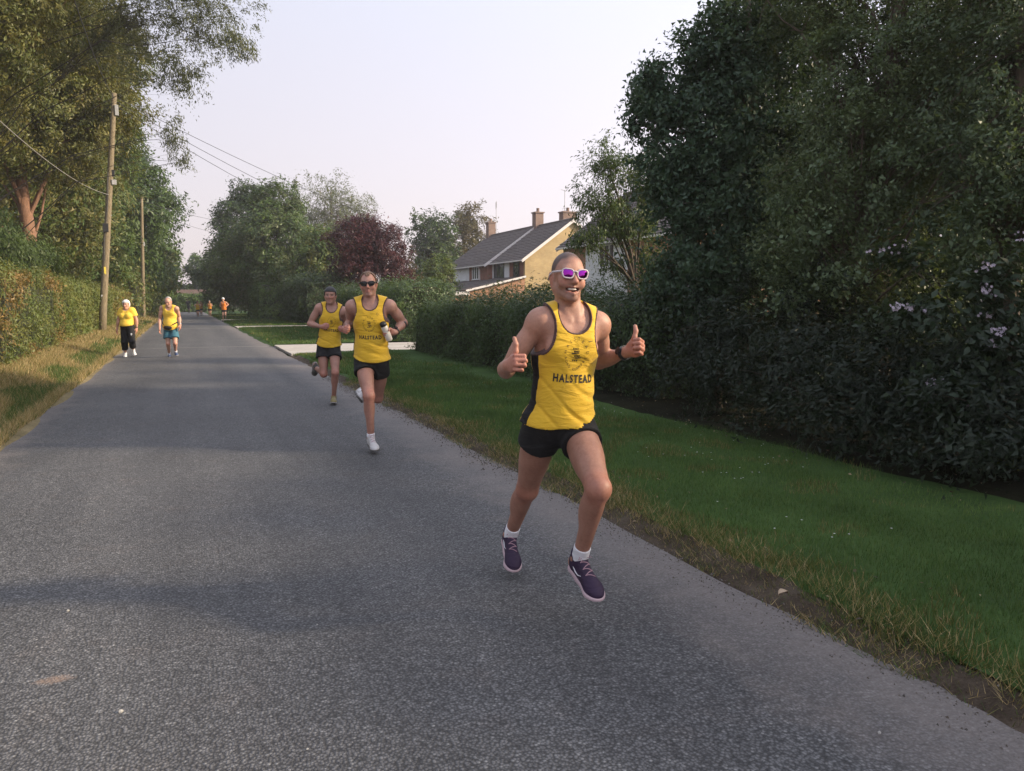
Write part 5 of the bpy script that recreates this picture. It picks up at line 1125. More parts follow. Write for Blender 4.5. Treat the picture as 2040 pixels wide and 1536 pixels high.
def make_shorts(person, J, tor, res, mat, base, frac=0.42, flare=0.03, top=0.06, name='shorts', B=None, m_mark=None, taper=False, slant=0.0):
    g = (B or {}).get('girth', 1.0); gl = (B or {}).get('limb', 1.0) * (B or {}).get('leg', 1.0)
    AP, q, T = J['AP'], J['q'], J['T']; s = Field()
    s.ell(q(-0.02, 0, -0.008), (0.158 * g, 0.125, 0.114 * g), AP, 0.02)
    for sx in (-1, 1): s.ell(q(-0.06, sx * 0.07, -0.05), (0.08 * g, 0.095, 0.088 * g), AP, 0.03)
    if (B or {}).get('belly'): s.ell(q(0.1, 0, 0.03), (0.16 * g, 0.12, 0.14 * g), AP, 0.05)
    ends = []
    for sd in 'RL':
        hp, kn, an = J['hip' + sd], J['kn' + sd], J['an' + sd]; t = kn - hp
        if frac <= 1.0:
            e = hp + t * frac; s.cone(hp, e + unit(t) * 0.05, 0.09 * gl, (0.09 + flare) * gl, 0.03); ends.append((e, unit(t), hp))
        else:
            s2 = an - kn; e = kn + s2 * (frac - 1)
            s.cone(hp, kn, 0.108 * gl, 0.085 * gl, 0.03); s.cone(kn, e + unit(s2) * 0.04, 0.085 * gl, 0.082 * gl, 0.03); ends.append((e, unit(s2), kn))
    upv = AP[1]; O = J['hip']
    def clip(X, Y, Z, D):
        x, y, z = X - O[0], Y - O[1], Z - O[2]
        b = x * upv[0] + y * upv[1] + z * upv[2]; a = x * AP[0][0] + y * AP[0][1] + z * AP[0][2]
        dr = [(X - e[0]) * t[0] + (Y - e[1]) * t[1] + (Z - e[2]) * t[2] for e, t, _ in ends]
        # distance to each thigh axis picks the leg
        dist = []
        for e, t, h in ends:
            u = (X - h[0]) * t[0] + (Y - h[1]) * t[1] + (Z - h[2]) * t[2]; u = np.clip(u, 0, 1)
            dist.append((X - h[0] - u * t[0]) ** 2 + (Y - h[1] - u * t[1]) ** 2 + (Z - h[2] - u * t[2]) ** 2)
        r = np.where(dist[0] < dist[1], dr[0], dr[1])
        r = r + slant * np.clip(np.abs(a) - 0.06, 0, 0.2)
        w = 0.003 * np.sin(40 * a + 14 * b) + 0.002 * np.sin(70 * a - 30 * b)
        return np.maximum(np.maximum(r, b - top), D + w)
    o = link(name, field_mesh(name, s, res, clip, 0.0, base), mat, person)
    return o

def project_print(name, text, vest, J, base, mat, a0, b0, size, rot=0.0, ring=None, spacing=1.0, shear=0.0, lift=0.0022, bold=0.0, shapes=None, centre=None):
    """flat print laid onto the cloth: letters (or polygon shapes) cast onto the vest from the front"""
    AC, T, O = J['AC'], J['T'], J['hip']
    me = vest.data; bvh = BVHTree.FromPolygons([v.co for v in me.vertices], [p.vertices for p in me.polygons])
    V2 = []; Fs = []; n = 0
    def add(co, fc):
        nonlocal n
        V2.extend(co); Fs.extend([tuple(i + n for i in f) for f in fc]); n += len(co)
    def glyphs(ch):
        cu = bpy.data.curves.new('t', 'FONT'); cu.body = ch; cu.size = size; cu.resolution_u = 2; cu.align_x = 'CENTER'; cu.align_y = 'CENTER'; cu.space_character = spacing; cu.offset = bold; cu.shear = shear
        ob = bpy.data.objects.new('t', cu); m2 = bpy.data.meshes.new_from_object(ob)
        bm = bmesh.new(); bm.from_mesh(m2); bmesh.ops.triangulate(bm, faces=bm.faces)
        bmesh.ops.subdivide_edges(bm, edges=[e for e in bm.edges if e.calc_length() > size * 0.3], cuts=2, use_grid_fill=True)
        bmesh.ops.triangulate(bm, faces=bm.faces)
        co = [(v.co.x, v.co.y) for v in bm.verts]; bm.verts.index_update(); fc = [tuple(v.index for v in f.verts) for f in bm.faces]; bm.free()
        bpy.data.objects.remove(ob); bpy.data.curves.remove(cu); bpy.data.meshes.remove(m2)
        return co, fc
    if shapes is not None:
        for poly in shapes: add([(x * size, y * size) for x, y in poly], [tuple(range(len(poly)))])
    elif ring is None:
        co, fc = glyphs(text); add(co, fc)
    else:
        R, th0, th1 = ring
        for i, ch in enumerate(text):
            if ch == ' ': continue
            th = th0 + (th1 - th0) * i / max(1, len(text) - 1); flip = 1 if th1 < th0 else -1
            co, fc = glyphs(ch); ca, sa = math.cos(th - flip * math.pi / 2), math.sin(th - flip * math.pi / 2)
            add([(R * math.cos(th) + x * ca - y * sa, R * math.sin(th) + x * sa + y * ca) for x, y in co], fc)
    cr, sr = math.cos(rot), math.sin(rot); pts = []; bad = set(); dirw = -AC[2]
    # the print follows the cloth: arc length across the chest
    Rc = 0.17
    for i, (x, y) in enumerate(V2):
        x, y = x * cr - y * sr, x * sr + y * cr
        a = a0 + x; th = a / Rc
        d = AC[2] * math.cos(th) + AC[0] * math.sin(th)
        start = O + AC[1] * (b0 + y) + d * 0.5
        h = bvh.ray_cast(Vector(start - np.asarray(base)), Vector(-d), 0.6)
        if h[0] is None: bad.add(i); pts.append((0, 0, 0))
        else: pts.append(tuple(h[0] + Vector(d) * lift))
    Fs = [f for f in Fs if not any(i in bad for i in f)]
    m3 = bpy.data.meshes.new(name); m3.from_pydata(pts, [], Fs); m3.update()
    bm = bmesh.new(); bm.from_mesh(m3); bmesh.ops.delete(bm, geom=[v for v in bm.verts if not v.link_faces], context='VERTS'); bm.to_mesh(m3); bm.free()
    return link(name, m3, mat, vest)

def club_print(vest, J, base, mat, s=1.0, word_b=0.6, ring_b=0.72, ex=0.01):
    T = J['T']
    project_print('club_name', 'HALSTEAD', vest, J, base, mat, ex + 0.005, T * word_b, 0.05 * s, spacing=1.28, bold=0.002)
    rb = T * ring_b
    project_print('ring_lettering', 'HALSTEAD', vest, J, base, mat, ex, rb, 0.022 * s, ring=(0.071 * s, math.radians(172), math.radians(8)))
    project_print('ring_lettering', 'ROAD RUNNERS', vest, J, base, mat, ex, rb, 0.02 * s, ring=(0.071 * s, math.radians(196), math.radians(344)))
    R = lambda x0, x1, y0, y1, k=0.0: [(x0, y0), (x1, y0 + k), (x1, y1 + k), (x0, y1)]
    sh = [R(-0.30, 0.36, 0.20, 0.27, 0.05), R(-0.52, -0.02, 0.02, 0.10, 0.02), R(-0.24, 0.34, 0.04, 0.11, 0.04), R(-0.02, 0.66, -0.36, -0.28, 0.06)]
    for i in range(4): sh.append(R(-0.42 + 0.17 * i, -0.31 + 0.17 * i, 0.36, 0.49, 0.02))
    for i in range(4): sh.append(R(-0.22 + 0.15 * i, -0.14 + 0.15 * i, 0.10, 0.22, 0.01))
    for i in range(4): sh.append([(-0.24 + 0.17 * i, -0.30), (-0.16 + 0.17 * i, -0.30), (-0.06 + 0.17 * i, -0.06), (-0.14 + 0.17 * i, -0.04)])
    for i in range(3): sh.append(R(-0.36 + 0.24 * i, -0.22 + 0.24 * i, -0.58, -0.44, 0.02))
    project_print('emblem', '', vest, J, base, mat, ex, rb, 0.058 * s, shapes=sh)

def make_glasses(person, base, c, A, s, m_frame, m_lens, w=0.052, h=0.042, gap=0.016, thick=0.0042, wrap=0.12, zf=0.094, y0=-0.002):
    q = lambda x, y, z: c + s * (A[0] * x + A[1] * y + A[2] * z)
    fr = MB(); lenses = []
    for sx in (-1, 1):
        cx = sx * (gap / 2 + w / 2); ring = []; n = 24
        for i in range(n):
            t = 2 * math.pi * i / n; ct, st = math.cos(t), math.sin(t)
            x = w / 2 * math.copysign(abs(ct) ** 0.62, ct); y = h / 2 * math.copysign(abs(st) ** 0.62, st)
            if y < 0: x *= 0.92 - 0.05 * (y / (h / 2)) ** 2
            xx = cx + x; ring.append(q(xx, y0 + y + 0.003 * abs(xx) / 0.05, zf - wrap * xx * xx / 0.06))
        ring = np.array(ring); fr.tube(np.concatenate([ring, ring[:2]]), thick, 6, False)
        ctr = ring.mean(0) + A[2] * 0.009
        lm = MB(); lm.add(np.concatenate([ring, [ctr]]), [(i, (i + 1) % n, n) for i in range(n)])
        back = np.concatenate([ring - A[2] * 0.003, [ctr - A[2] * 0.003]]); lm.add(back, [((i + 1) % n, i, n) for i in range(n)])
        lenses.append(lm)
    fr.tube([q(-gap / 2, y0 + h * 0.24, zf), q(0, y0 + h * 0.32, zf + 0.003), q(gap / 2, y0 + h * 0.24, zf)], thick * 1.1, 6)
    o = fr.build('sunglasses', m_frame, person, base, True)
    for lm in lenses: lm.build('lens', m_lens, o, base, True)
    for sx in (-1, 1):
        t = MB(); xo = sx * (gap / 2 + w); zo = zf - wrap * xo * xo / 0.06
        t.tube([q(xo, y0 + h * 0.3, zo), q(sx * 0.083, y0 + h * 0.28, 0.035), q(sx * 0.084, 0.004, -0.01), q(sx * 0.082, -0.018, -0.03)], [thick * 1.3, thick * 1.2, thick, thick * 0.9], 6)
        t.build('temple', m_frame, o, base, True)
    return o

def skin_tint(me, base, J, B):
    n = len(me.vertices); V = np.empty(n * 3, np.float32); me.vertices.foreach_get('co', V); V = V.reshape(-1, 3) + np.asarray(base)
    c0 = np.array(B.get('skin', (0.46, 0.26, 0.185)))
    col = np.tile(c0, (n, 1))
    nz = np.sin(V[:, 0] * 23 + 3 * np.sin(V[:, 2] * 17)) * np.sin(V[:, 1] * 19 + 2 * np.sin(V[:, 2] * 11))
    col *= (1 + 0.05 * nz)[:, None]
    def blend(w, c): nonlocal col; w = np.clip(w, 0, 1)[:, None]; col = col * (1 - w) + np.asarray(c) * w
    blush = c0 * np.array([1.08, 0.72, 0.68])
    if B.get('leg_tan'): blend(np.clip((J['hip'][2] - 0.02 - V[:, 2]) / 0.05, 0, 1) * (np.linalg.norm(V[:, :2] - J['hip'][:2], axis=1) < 1.2) * 0.999, c0 * B['leg_tan'] * (1 + 0.06 * nz)[:, None] if False else c0 * np.array(B['leg_tan']))
    for sd in 'RL':
        for j, r in (('kn', 0.075), ('el', 0.05)):
            d = np.linalg.norm(V - J[j + sd], axis=1); blend(0.5 * np.clip(1 - d / r / 1.3, 0, 1) * 1.6, blush)
        d = np.linalg.norm(V - (J['wr' + sd] + unit(J['hand' + sd][0]) * 0.09), axis=1); blend(0.55 * np.clip(1.4 - d / 0.09, 0, 1), blush)
    s = B.get('head', 1.0); L = (V - J['head']) @ J['headA'].T / s
    x, y, z = L[:, 0], L[:, 1], L[:, 2]; ax = np.abs(x); hd = (np.linalg.norm(L, axis=1) < 0.16) & (y > -0.13)
    g = lambda X0, Y0, rx, ry: np.exp(-((ax - X0) / rx) ** 2 - ((y - Y0) / ry) ** 2)
    front = np.clip((z - 0.03) / 0.03, 0, 1) * hd
    blend(front * 0.55 * g(0.045, -0.03, 0.022, 0.02), blush); blend(front * 0.5 * g(0, -0.028, 0.014, 0.016), blush)
    blend(hd * 0.5 * (ax > 0.074) * (y < 0.03), blush)
    stub = np.array(B.get('stubble', (0.2, 0.13, 0.11)))
    if B.get('beard', 0): blend(hd * (z > -0.03) * B['beard'] * np.clip((-0.035 - y + 0.25 * np.clip(0.05 - ax, 0, 1) * 0) / 0.02, 0, 1) * np.clip((y + 0.13) / 0.02, 0, 1) * np.clip((z - 0.0) / 0.03, 0, 1), stub)
    sm = B.get('smile', 0)
    lw = 0.024 + 0.009 * sm; yc = -0.066 - 0.002 * sm + 0.006 * sm * (ax / lw) ** 2
    blend(front * 0.75 * (ax < lw) * np.clip(1.5 - np.abs(y - yc) / (0.008 + 0.005 * sm), 0, 1), c0 * np.array([0.98, 0.66, 0.66]))
    if sm > 0.8: blend((hd & (z > 0.03) & (z < 0.0815) & (ax < 0.034) & (np.abs(y + 0.0665 - 0.004 * (ax / 0.03) ** 2) < 0.0092)) * 1.0, (0.07, 0.026, 0.022))
    br = np.array(B.get('brow', (0.1, 0.06, 0.04)))
    blend(front * 0.75 * (ax > 0.013) * (ax < 0.052) * np.clip(1.6 - np.abs(y - 0.0225 - 0.06 * (0.035 - ax) * 0) / 0.0045, 0, 1), br)
    if not B.get('shades'):
        e = np.exp(-((ax - 0.033) / 0.0125) ** 2 - ((y - 0.0) / 0.0055) ** 2)
        blend(front * 0.8 * (e > 0.55), (0.36, 0.3, 0.28)); blend(front * (((ax - 0.033) ** 2 + y ** 2) < 0.006 ** 2), (0.05, 0.035, 0.03))
        blend(front * 0.8 * (np.abs(y - 0.0075) < 0.0025) * (np.abs(ax - 0.033) < 0.015), (0.07, 0.045, 0.04))
    if B.get('buzz'):
        line = 0.066 - 1.6 * np.clip(0.045 - z, 0, 0.2)
        w = np.clip((y - np.maximum(line, -0.02)) / 0.02, 0, 1) * hd * np.clip((0.085 - z) / 0.03, 0, 1) * np.where((ax > 0.0695 * B.get('wid', 1.0)) & (y < 0.026), 0.0, 1.0)
        blend(w * B['buzz'], B.get('hair', (0.09, 0.06, 0.05)))
    set_color(me, col.astype(np.float32))

def hair_cap(person, base, J, B, res, mat, thick, line_y, back_y, recess=0.0, front_z=0.09, name='hair', rough=0.004, top=True, ymax=1.0, lift=1.0):
    s = B.get('head', 1.0); f = Field(); c, A = J['head'], J['headA']
    f.ell(c + s * (A[1] * 0.036 - A[2] * 0.016), np.array((0.073, 0.085, 0.1)) * s, A, 0.01)
    f.ell(c + s * (A[1] * 0.03 + A[2] * 0.02), np.array((0.066, 0.07, 0.068)) * s, A, 0.03)
    f.ell(c + s * (A[1] * -0.03 - A[2] * 0.03), np.array((0.066, 0.06, 0.068)) * s, A, 0.03)
    def clip(X, Y, Z, D):
        x = [(X - c[0]) * A[i][0] + (Y - c[1]) * A[i][1] + (Z - c[2]) * A[i][2] for i in range(3)]
        w = np.clip((x[2] + 0.02) / 0.06, 0, 1)
        ln = back_y * (1 - w) + line_y * w + recess * np.clip(1 - ((np.abs(x[0]) - 0.04) / 0.022) ** 2, 0, 1) * w
        r = np.maximum((ln - x[1]) * 0.8, x[1] - ymax)
        nz = rough * (np.sin(150 * x[0] + 5 * np.sin(60 * x[2])) + np.sin(120 * x[2] + 60 * x[1]) * np.sin(90 * x[0]))
        return np.maximum(r, D + nz + (1 - lift) * 0)
    me = field_mesh(name, f, res, clip, thick, base)
    return link(name, me, mat, person)
def mat_skin():
    m = NT('skin'); a = m.n('Attribute', attribute_name='tint').outputs['Color']; v = m.obj()
    n1 = m.noise(v, 9, 5, 0.65).outputs[0]; n2 = m.noise(v, 70, 3, 0.6).outputs[0]; n3 = m.noise(v, 420, 2, 0.5).outputs[0]
    c = m.mix(1.0, a, m.ramp(n1, [(0.3, (0.86, 0.80, 0.78)), (0.7, (1.12, 1.12, 1.12))]), 'MULTIPLY')
    c = m.mix(1.0, c, m.ramp(n2, [(0.3, (0.90, 0.86, 0.85)), (0.7, (1.08, 1.08, 1.08))]), 'MULTIPLY')
    r = m.n('MapRange'); m.l(n2, r.inputs[0]); r.inputs[3].default_value = 0.38; r.inputs[4].default_value = 0.62
    h = m.math('ADD', m.math('MULTIPLY', n2, 0.6), m.math('MULTIPLY', n3, 0.4))
    return m.done(m.bsdf(c, r.outputs[0], m.bump(h, 0.35, 0.003), Subsurface_Weight=0.12, Subsurface_Scale=0.02, Specular_IOR_Level=0.4))
M_SKIN = mat_skin()
def cloth(name, col, rough=0.75, sheen=0.15):
    m = NT(name); v = m.obj(); w = m.noise(v, 260, 2).outputs[0]; big = m.noise(v, 6, 3).outputs[0]
    c = m.ramp(big, [(0.3, [x * 0.9 for x in col]), (0.7, [min(1, x * 1.06) for x in col])])
    mp = m.n('Mapping'); m.l(v, mp.inputs[0]); mp.inputs['Rotation'].default_value = (0.3, 0.7, 0.4); mp.inputs['Scale'].default_value = (5, 5, 16)
    fo = m.noise(mp.outputs[0], 1.3, 4, 0.55); fo.inputs['Distortion'].default_value = 0.8
    nm = m.n('Bump'); nm.inputs['Strength'].default_value = 0.8; nm.inputs['Distance'].default_value = 0.018; m.l(fo.outputs[0], nm.inputs['Height'])
    b2 = m.n('Bump'); b2.inputs['Strength'].default_value = 0.25; b2.inputs['Distance'].default_value = 0.002; m.l(w, b2.inputs['Height']); m.l(nm.outputs[0], b2.inputs['Normal'])
    return m.done(m.bsdf(c, rough, b2.outputs[0], Sheen_Weight=sheen))
M_YEL = cloth('yellow_cloth', (0.70, 0.43, 0.02))
M_YEL2 = cloth('warm_yellow_cloth', (0.80, 0.52, 0.05))
M_ORG = cloth('orange_cloth', (0.85, 0.24, 0.03))
M_BLK = cloth('black_cloth', (0.006, 0.006, 0.007), 0.85, 0.0)
M_BLK2 = cloth('soft_black_cloth', (0.008, 0.008, 0.01), 0.85, 0.0)
M_TRIM = cloth('dark_trim', (0.06, 0.022, 0.02))
M_TEAL = cloth('teal_cloth', (0.025, 0.12, 0.17))
M_WHITE = cloth('white_cloth', (0.72, 0.72, 0.76))
M_DARK = cloth('dark_cloth', (0.02, 0.021, 0.026))
M_PRINT = plain('black_print', (0.02, 0.016, 0.012), 0.6, 0.1)
M_PRINT2 = plain('faded_print', (0.17, 0.1, 0.02), 0.6, 0.1)
M_PURP = cloth('purple_knit', (0.02, 0.006, 0.032), 0.7, 0.0)
M_PINKS = plain('pale_pink_foam', (0.46, 0.34, 0.37), 0.6)
M_LACE = plain('mauve_lace', (0.33, 0.2, 0.24), 0.7)
M_WSHOE = cloth('white_mesh', (0.68, 0.67, 0.66), 0.6)
M_GSOLE = plain('grey_rubber', (0.30, 0.28, 0.27), 0.7)
M_DSHOE = cloth('dark_shoe_mesh', (0.05, 0.045, 0.035), 0.6)
M_OLIVE = cloth('olive_shoe_mesh', (0.20, 0.16, 0.05), 0.6)
M_NAVY = cloth('navy_mesh', (0.03, 0.06, 0.15), 0.6)
M_FRAMEW = plain('frosted_frame', (0.52, 0.47, 0.50), 0.3)
M_FRAMEB = plain('black_frame', (0.008, 0.008, 0.01), 0.25)
def mk_lens(name, c1, c2):
    m = NT(name); lw = m.n('LayerWeight'); lw.inputs[0].default_value = 0.35
    c = m.ramp(lw.outputs['Facing'], [(0.1, c1), (0.7, c2)])
    return m.done(m.bsdf(c, 0.06, Metallic=1.0))
M_LENSP = mk_lens('magenta_mirror_lens', (0.26, 0.025, 0.32), (0.6, 0.05, 0.26))
M_LENSB = plain('black_lens', (0.006, 0.006, 0.008), 0.08)
M_TEETH = plain('teeth', (0.75, 0.70, 0.64), 0.3)
M_HAIRB = plain('brown_hair', (0.13, 0.075, 0.045), 0.6, 0.35, 60)
M_HAIRW = plain('white_hair', (0.66, 0.63, 0.60), 0.6, 0.15, 60)
M_HAIRG = plain('grey_hair', (0.36, 0.33, 0.31), 0.6, 0.2, 60)
M_CAP = cloth('charcoal_cap', (0.022, 0.021, 0.024))
M_STRAP = plain('black_rubber', (0.012, 0.012, 0.014), 0.45)
M_FACE = plain('watch_glass', (0.02, 0.02, 0.025), 0.12)
M_STEEL = plain('steel', (0.55, 0.54, 0.52), 0.3, Metallic=0.9)

def strap(person, base, p, d, r, mat, w=0.02, name='watch', face=None, fd=None):
    mb = MB(); d = unit(d); ref = unit(np.cross(d, UZ)); b = np.cross(d, ref); n = 20
    V = []; Fs = []
    for j, (o, rr) in enumerate(((-w / 2, r), (-w / 2, r + 0.004), (w / 2, r + 0.004), (w / 2, r))):
        for k in range(n):
            t = 2 * math.pi * k / n; V.append(p + d * o + (ref * math.cos(t) + b * math.sin(t)) * rr)
    for j in range(4):
        for k in range(n): Fs.append((j * n + k, j * n + (k + 1) % n, ((j + 1) % 4) * n + (k + 1) % n, ((j + 1) % 4) * n + k))
    mb.add(V, Fs); o = mb.build(name, mat, person, base, True)
    if face:
        f = unit(fd - d * (fd @ d)); fb = MB(); a2 = np.cross(d, f)
        ring = [p + f * (r + 0.001) + (d * math.cos(t) + a2 * math.sin(t)) * 0.02 for t in np.linspace(0, 2 * math.pi, 16, endpoint=False)]
        fb.prism(ring, f * 0.01); fb.build('watch_face', face, o, base)
    return o

def pose(S):
    """joints from pixel positions; each limb keeps its real length, its sign says away (+1) or towards (-1) the camera"""
    h = S.get('h', 1.78); k = h / 1.78; J = {}
    d = S['d']; J['hip'] = P(*S['hip'], d); J['neck'] = P(*S['neck'], d + S.get('lean', -0.06))
    yc, yp = S.get('chest_yaw', 0), S.get('pelvis_yaw', 0)      # + turns towards the person's left (picture right)
    up = unit(J['neck'] - J['hip'])
    def lr(y, roll=0.0):
        f0 = -FH; l0 = np.cross(UZ, f0); f = f0 * math.cos(y) + l0 * math.sin(y); l = np.cross(UZ, f); l = unit(l - up * (l @ up))
        return unit(l + up * math.tan(roll))
    lc, lp = lr(yc, S.get('sh_roll', 0)), lr(yp, S.get('hip_roll', 0))
    sw = S.get('sw', 0.185) * k; hw = S.get('hw', 0.085) * k
    T = np.linalg.norm(J['neck'] - J['hip'])
    sc = J['neck'] - up * T * S.get('sh_drop', 0.06)
    J['shR'], J['shL'] = sc - lc * sw, sc + lc * sw
    hb = J['hip'] - up * 0.03
    J['hipR'], J['hipL'] = hb - lp * hw, hb + lp * hw
    LU, LF, LT, LS = 0.29 * k, 0.255 * k, 0.425 * k, 0.425 * k
    for sd in 'RL':
        x, y, s = S['el' + sd]; J['el' + sd] = reach(J['sh' + sd], x, y, LU, s, d)
        x, y, s = S['wr' + sd]; J['wr' + sd] = reach(J['el' + sd], x, y, LF, s, d)
        x, y, s = S['kn' + sd]; J['kn' + sd] = reach(J['hip' + sd], x, y, LT, s, d)
        x, y, s = S['an' + sd]; J['an' + sd] = reach(J['kn' + sd], x, y, LS, s, d)
        x, y, s = S['toe' + sd]; J['toe' + sd] = reach(J['an' + sd], x, y, 0.215 * k, s, d)
        hd = S.get('hand' + sd)
        fa = unit(J['wr' + sd] - J['el' + sd]); f0 = -FH; l0 = CR
        if hd is None: hd = ('fist', None, None, None)
        fw = fa if hd[1] is None else unit(CR * hd[1][0] + UZ * hd[1][1] + f0 * hd[1][2])
        th = UZ if hd[2] is None else unit(CR * hd[2][0] + UZ * hd[2][1] + f0 * hd[2][2])
        pn = (CR if sd == 'R' else -CR) if hd[3] is None else unit(CR * hd[3][0] + UZ * hd[3][1] + f0 * hd[3][2])
        J['hand' + sd] = (fw, th, pn, hd[0])
    hx, hy = S['head']; J['head'] = P(hx, hy, d + S.get('lean', -0.06) + S.get('head_d', -0.05))
    J['headA'] = head_axes(S.get('head_yaw', 0), S.get('head_pitch', 0), S.get('head_roll', 0), -FH)
    g = G(*S['ground']); J['base'] = np.array([g[0], g[1], 0.0])
    return J

def report(name, J):
    for sd in 'RL':
        zs = [J[k + sd][2] for k in ('hip', 'kn', 'an', 'toe')]
        print(name, sd, 'z hip/knee/ankle/toe', [round(float(z), 2) for z in zs], 'depth', [round(float((J[k + sd] - CAM) @ CF), 2) for k in ('sh', 'el', 'wr', 'hip', 'kn', 'an', 'toe')])

def make_person(S, B, res, label, group=None):
    J = pose(S); report(label[:30], J)
    body, tor, leg = build_fields(J, B)
    base = J['base']
    me = field_mesh('person', body, res, None, 0.0, base)
    skin_tint(me, base, J, B)
    o = link('person', me, M_SKIN, None, base)
    tag(o, label, 'person', group)
    return o, J, body, tor, leg

# ---- the nearest runner, both thumbs up
S1 = dict(d=3.62, hip=(1116, 838), neck=(1136, 628), lean=-0.10, chest_yaw=0.30, pelvis_yaw=0.05, sh_roll=-0.02, hip_roll=-0.05, sw=0.15, h=1.80,
          head=(1130, 552), head_yaw=0.30, head_pitch=0.05, head_roll=-0.06, head_d=-0.04,
          elR=(1008, 738, 1), wrR=(1013, 728, -1), elL=(1192, 721, 1), wrL=(1253, 700, -1),
          knR=(1050, 975, 1), anR=(1017, 1064, 1), toeR=(1022, 1138, -1),
          knL=(1192, 975, -1), anL=(1154, 1112, 1), toeL=(1190, 1196, -1), ground=(1110, 1228),
          handR=('thumb', (0.35, 0.22, 0.9), (0.05, 1, -0.12), (0.9, 0, -0.35)), handL=('thumb', (0.62, 0.25, 0.75), (0.35, 1, 0.0), (-0.75, 0, 0.6)))
B1 = dict(smile=1.0, head=0.975, wid=0.94, jaw=0.96, shades=True, buzz=0.92, beard=0.5, limb=0.94, leg=1.1, girth=0.90, neck=0.94, leg_tan=(0.78, 0.74, 0.72), skin=(0.40, 0.225, 0.165), hair=(0.075, 0.052, 0.046))
RES1 = 0.0058
o, J, body, tor, leg = make_person(S1, B1, 0.0047, 'nearest runner in yellow vest and pink mirrored sunglasses, giving two thumbs up')
b = J['base']; p1 = o; J1 = J
shorts = make_shorts(o, J, tor, RES1, M_BLK, b, frac=0.30, flare=0.012, top=0.045, B=B1, slant=0.12)
vest = make_vest(o, J, tor, RES1, M_YEL, M_TRIM, M_BLK, b, loose=0.015, hem=-0.012, wr=0.0085, B=B1, tilt=0.2, seed=0.6)
club_print(vest, J, b, M_PRINT, 1.0, word_b=0.445, ring_b=0.675, ex=0.0)
project_print('maker_mark', '', vest, J, b, M_PRINT, 0.085, J['T'] * 0.80, 0.03, shapes=[[(-0.5, -0.02), (-0.1, -0.09), (0.5, 0.0), (0.55, 0.08), (-0.1, -0.01)]])
q = lambda x, y, z: J['head'] + (J['headA'][0] * x + J['headA'][1] * y + J['headA'][2] * z)
tf = Field(); tf.ell(q(0, -0.0605, 0.066), (0.0235, 0.0065, 0.015), J['headA'], 0.004)
link('teeth', field_mesh('teeth', tf, 0.002, None, 0, b), M_TEETH, o)
make_glasses(o, b, J['head'], J['headA'], 1.0, M_FRAMEW, M_LENSP, w=0.053, h=0.041, gap=0.018, thick=0.0038, zf=0.103, y0=0.004)
for sd in 'RL':
    make_shoe(o, b, J['ft' + sd], 0.285, 0.004, M_PURP, M_PINKS, M_LACE, M_WHITE, sock=M_WHITE, sock_h=0.115, an=J['an' + sd], kn=J['kn' + sd])
fa = unit(J['wrL'] - J['elL']); strap(o, b, J['wrL'] - fa * 0.035, fa, 0.0315, M_STRAP, 0.022, 'watch', M_FACE, -FH + UZ * 0.4)

# ---- second runner with black sunglasses and a bottle
S2 = dict(d=7.62, hip=(740, 716), neck=(738, 602), lean=-0.12, chest_yaw=0.12, pelvis_yaw=-0.15, sh_roll=0.02, h=1.80, sw=0.185,
          head=(734, 566), head_yaw=0.10, head_pitch=-0.02, head_roll=0.05, head_d=-0.05,
          elR=(698, 642, 1), wrR=(691, 654, -1), elL=(804, 643, 1), wrL=(785, 662, -1),
          knR=(735, 789, -1), anR=(739, 872, 1), toeR=(748, 900, -1), knL=(752, 792, 1), anL=(722, 778, 1), toeL=(716, 798, -1), ground=(742, 905),
          handR=('fist', (-0.1, -0.1, 1), (0.3, 1, 0), (1, -0.2, 0)), handL=('grip', (-0.9, -0.05, 0.45), (0.0, 1, 0.2), (-0.2, 0, 1)))
B2 = dict(smile=0.6, shades=True, beard=0.3, girth=1.03, limb=1.06, leg_tan=(0.85, 0.8, 0.78), skin=(0.40, 0.23, 0.18))
RES2 = 0.0085
o, J, body, tor, leg = make_person(S2, B2, RES2, 'runner in yellow vest and black sunglasses carrying a bottle, white shoes')
b = J['base']; J2 = J
make_shorts(o, J, tor, RES2, M_BLK, b, frac=0.33, flare=0.022, top=0.045, B=B2, slant=0.1)
vest = make_vest(o, J, tor, RES2, M_YEL, M_TRIM, M_BLK, b, loose=0.022, hem=-0.012, wr=0.016, B=B2, tilt=-0.10, seed=2.1)
club_print(vest, J, b, M_PRINT, 1.0, word_b=0.415, ring_b=0.645, ex=-0.012)
project_print('maker_mark', '', vest, J, b, M_PRINT2, 0.09, J['T'] * 0.82, 0.013, shapes=[[(math.cos(a), math.sin(a)), (math.cos(a + 0.42), math.sin(a + 0.42)), (0.82 * math.cos(a + 0.42), 0.82 * math.sin(a + 0.42)), (0.82 * math.cos(a), 0.82 * math.sin(a))] for a in np.arange(15) * 0.42] + [[(-0.4, -0.3), (0.4, 0.2), (0.4, 0.35), (-0.4, -0.15)]])
make_glasses(o, b, J['head'], J['headA'], 1.0, M_FRAMEB, M_LENSB, w=0.058, h=0.04, gap=0.014, thick=0.005, zf=0.102, y0=0.003)
hair_cap(o, b, J, B2, 0.004, M_HAIRB, 0.008, 0.078, -0.05, recess=0.03, rough=0.003)
for sd in 'RL':
    make_shoe(o, b, J['ft' + sd], 0.285, 0.005, cloth('grey_white_mesh', (0.5, 0.49, 0.49), 0.7, 0.0), plain('dark_rubber', (0.10, 0.095, 0.09), 0.7), M_LACE, M_GSOLE, sock=M_WHITE, sock_h=0.085, an=J['an' + sd], kn=J['kn' + sd])
fa = unit(J['wrL'] - J['elL']); strap(o, b, J['wrL'] - fa * 0.03, fa, 0.034, M_STRAP, 0.028, 'watch', M_FACE, -FH + UZ * 0.4)
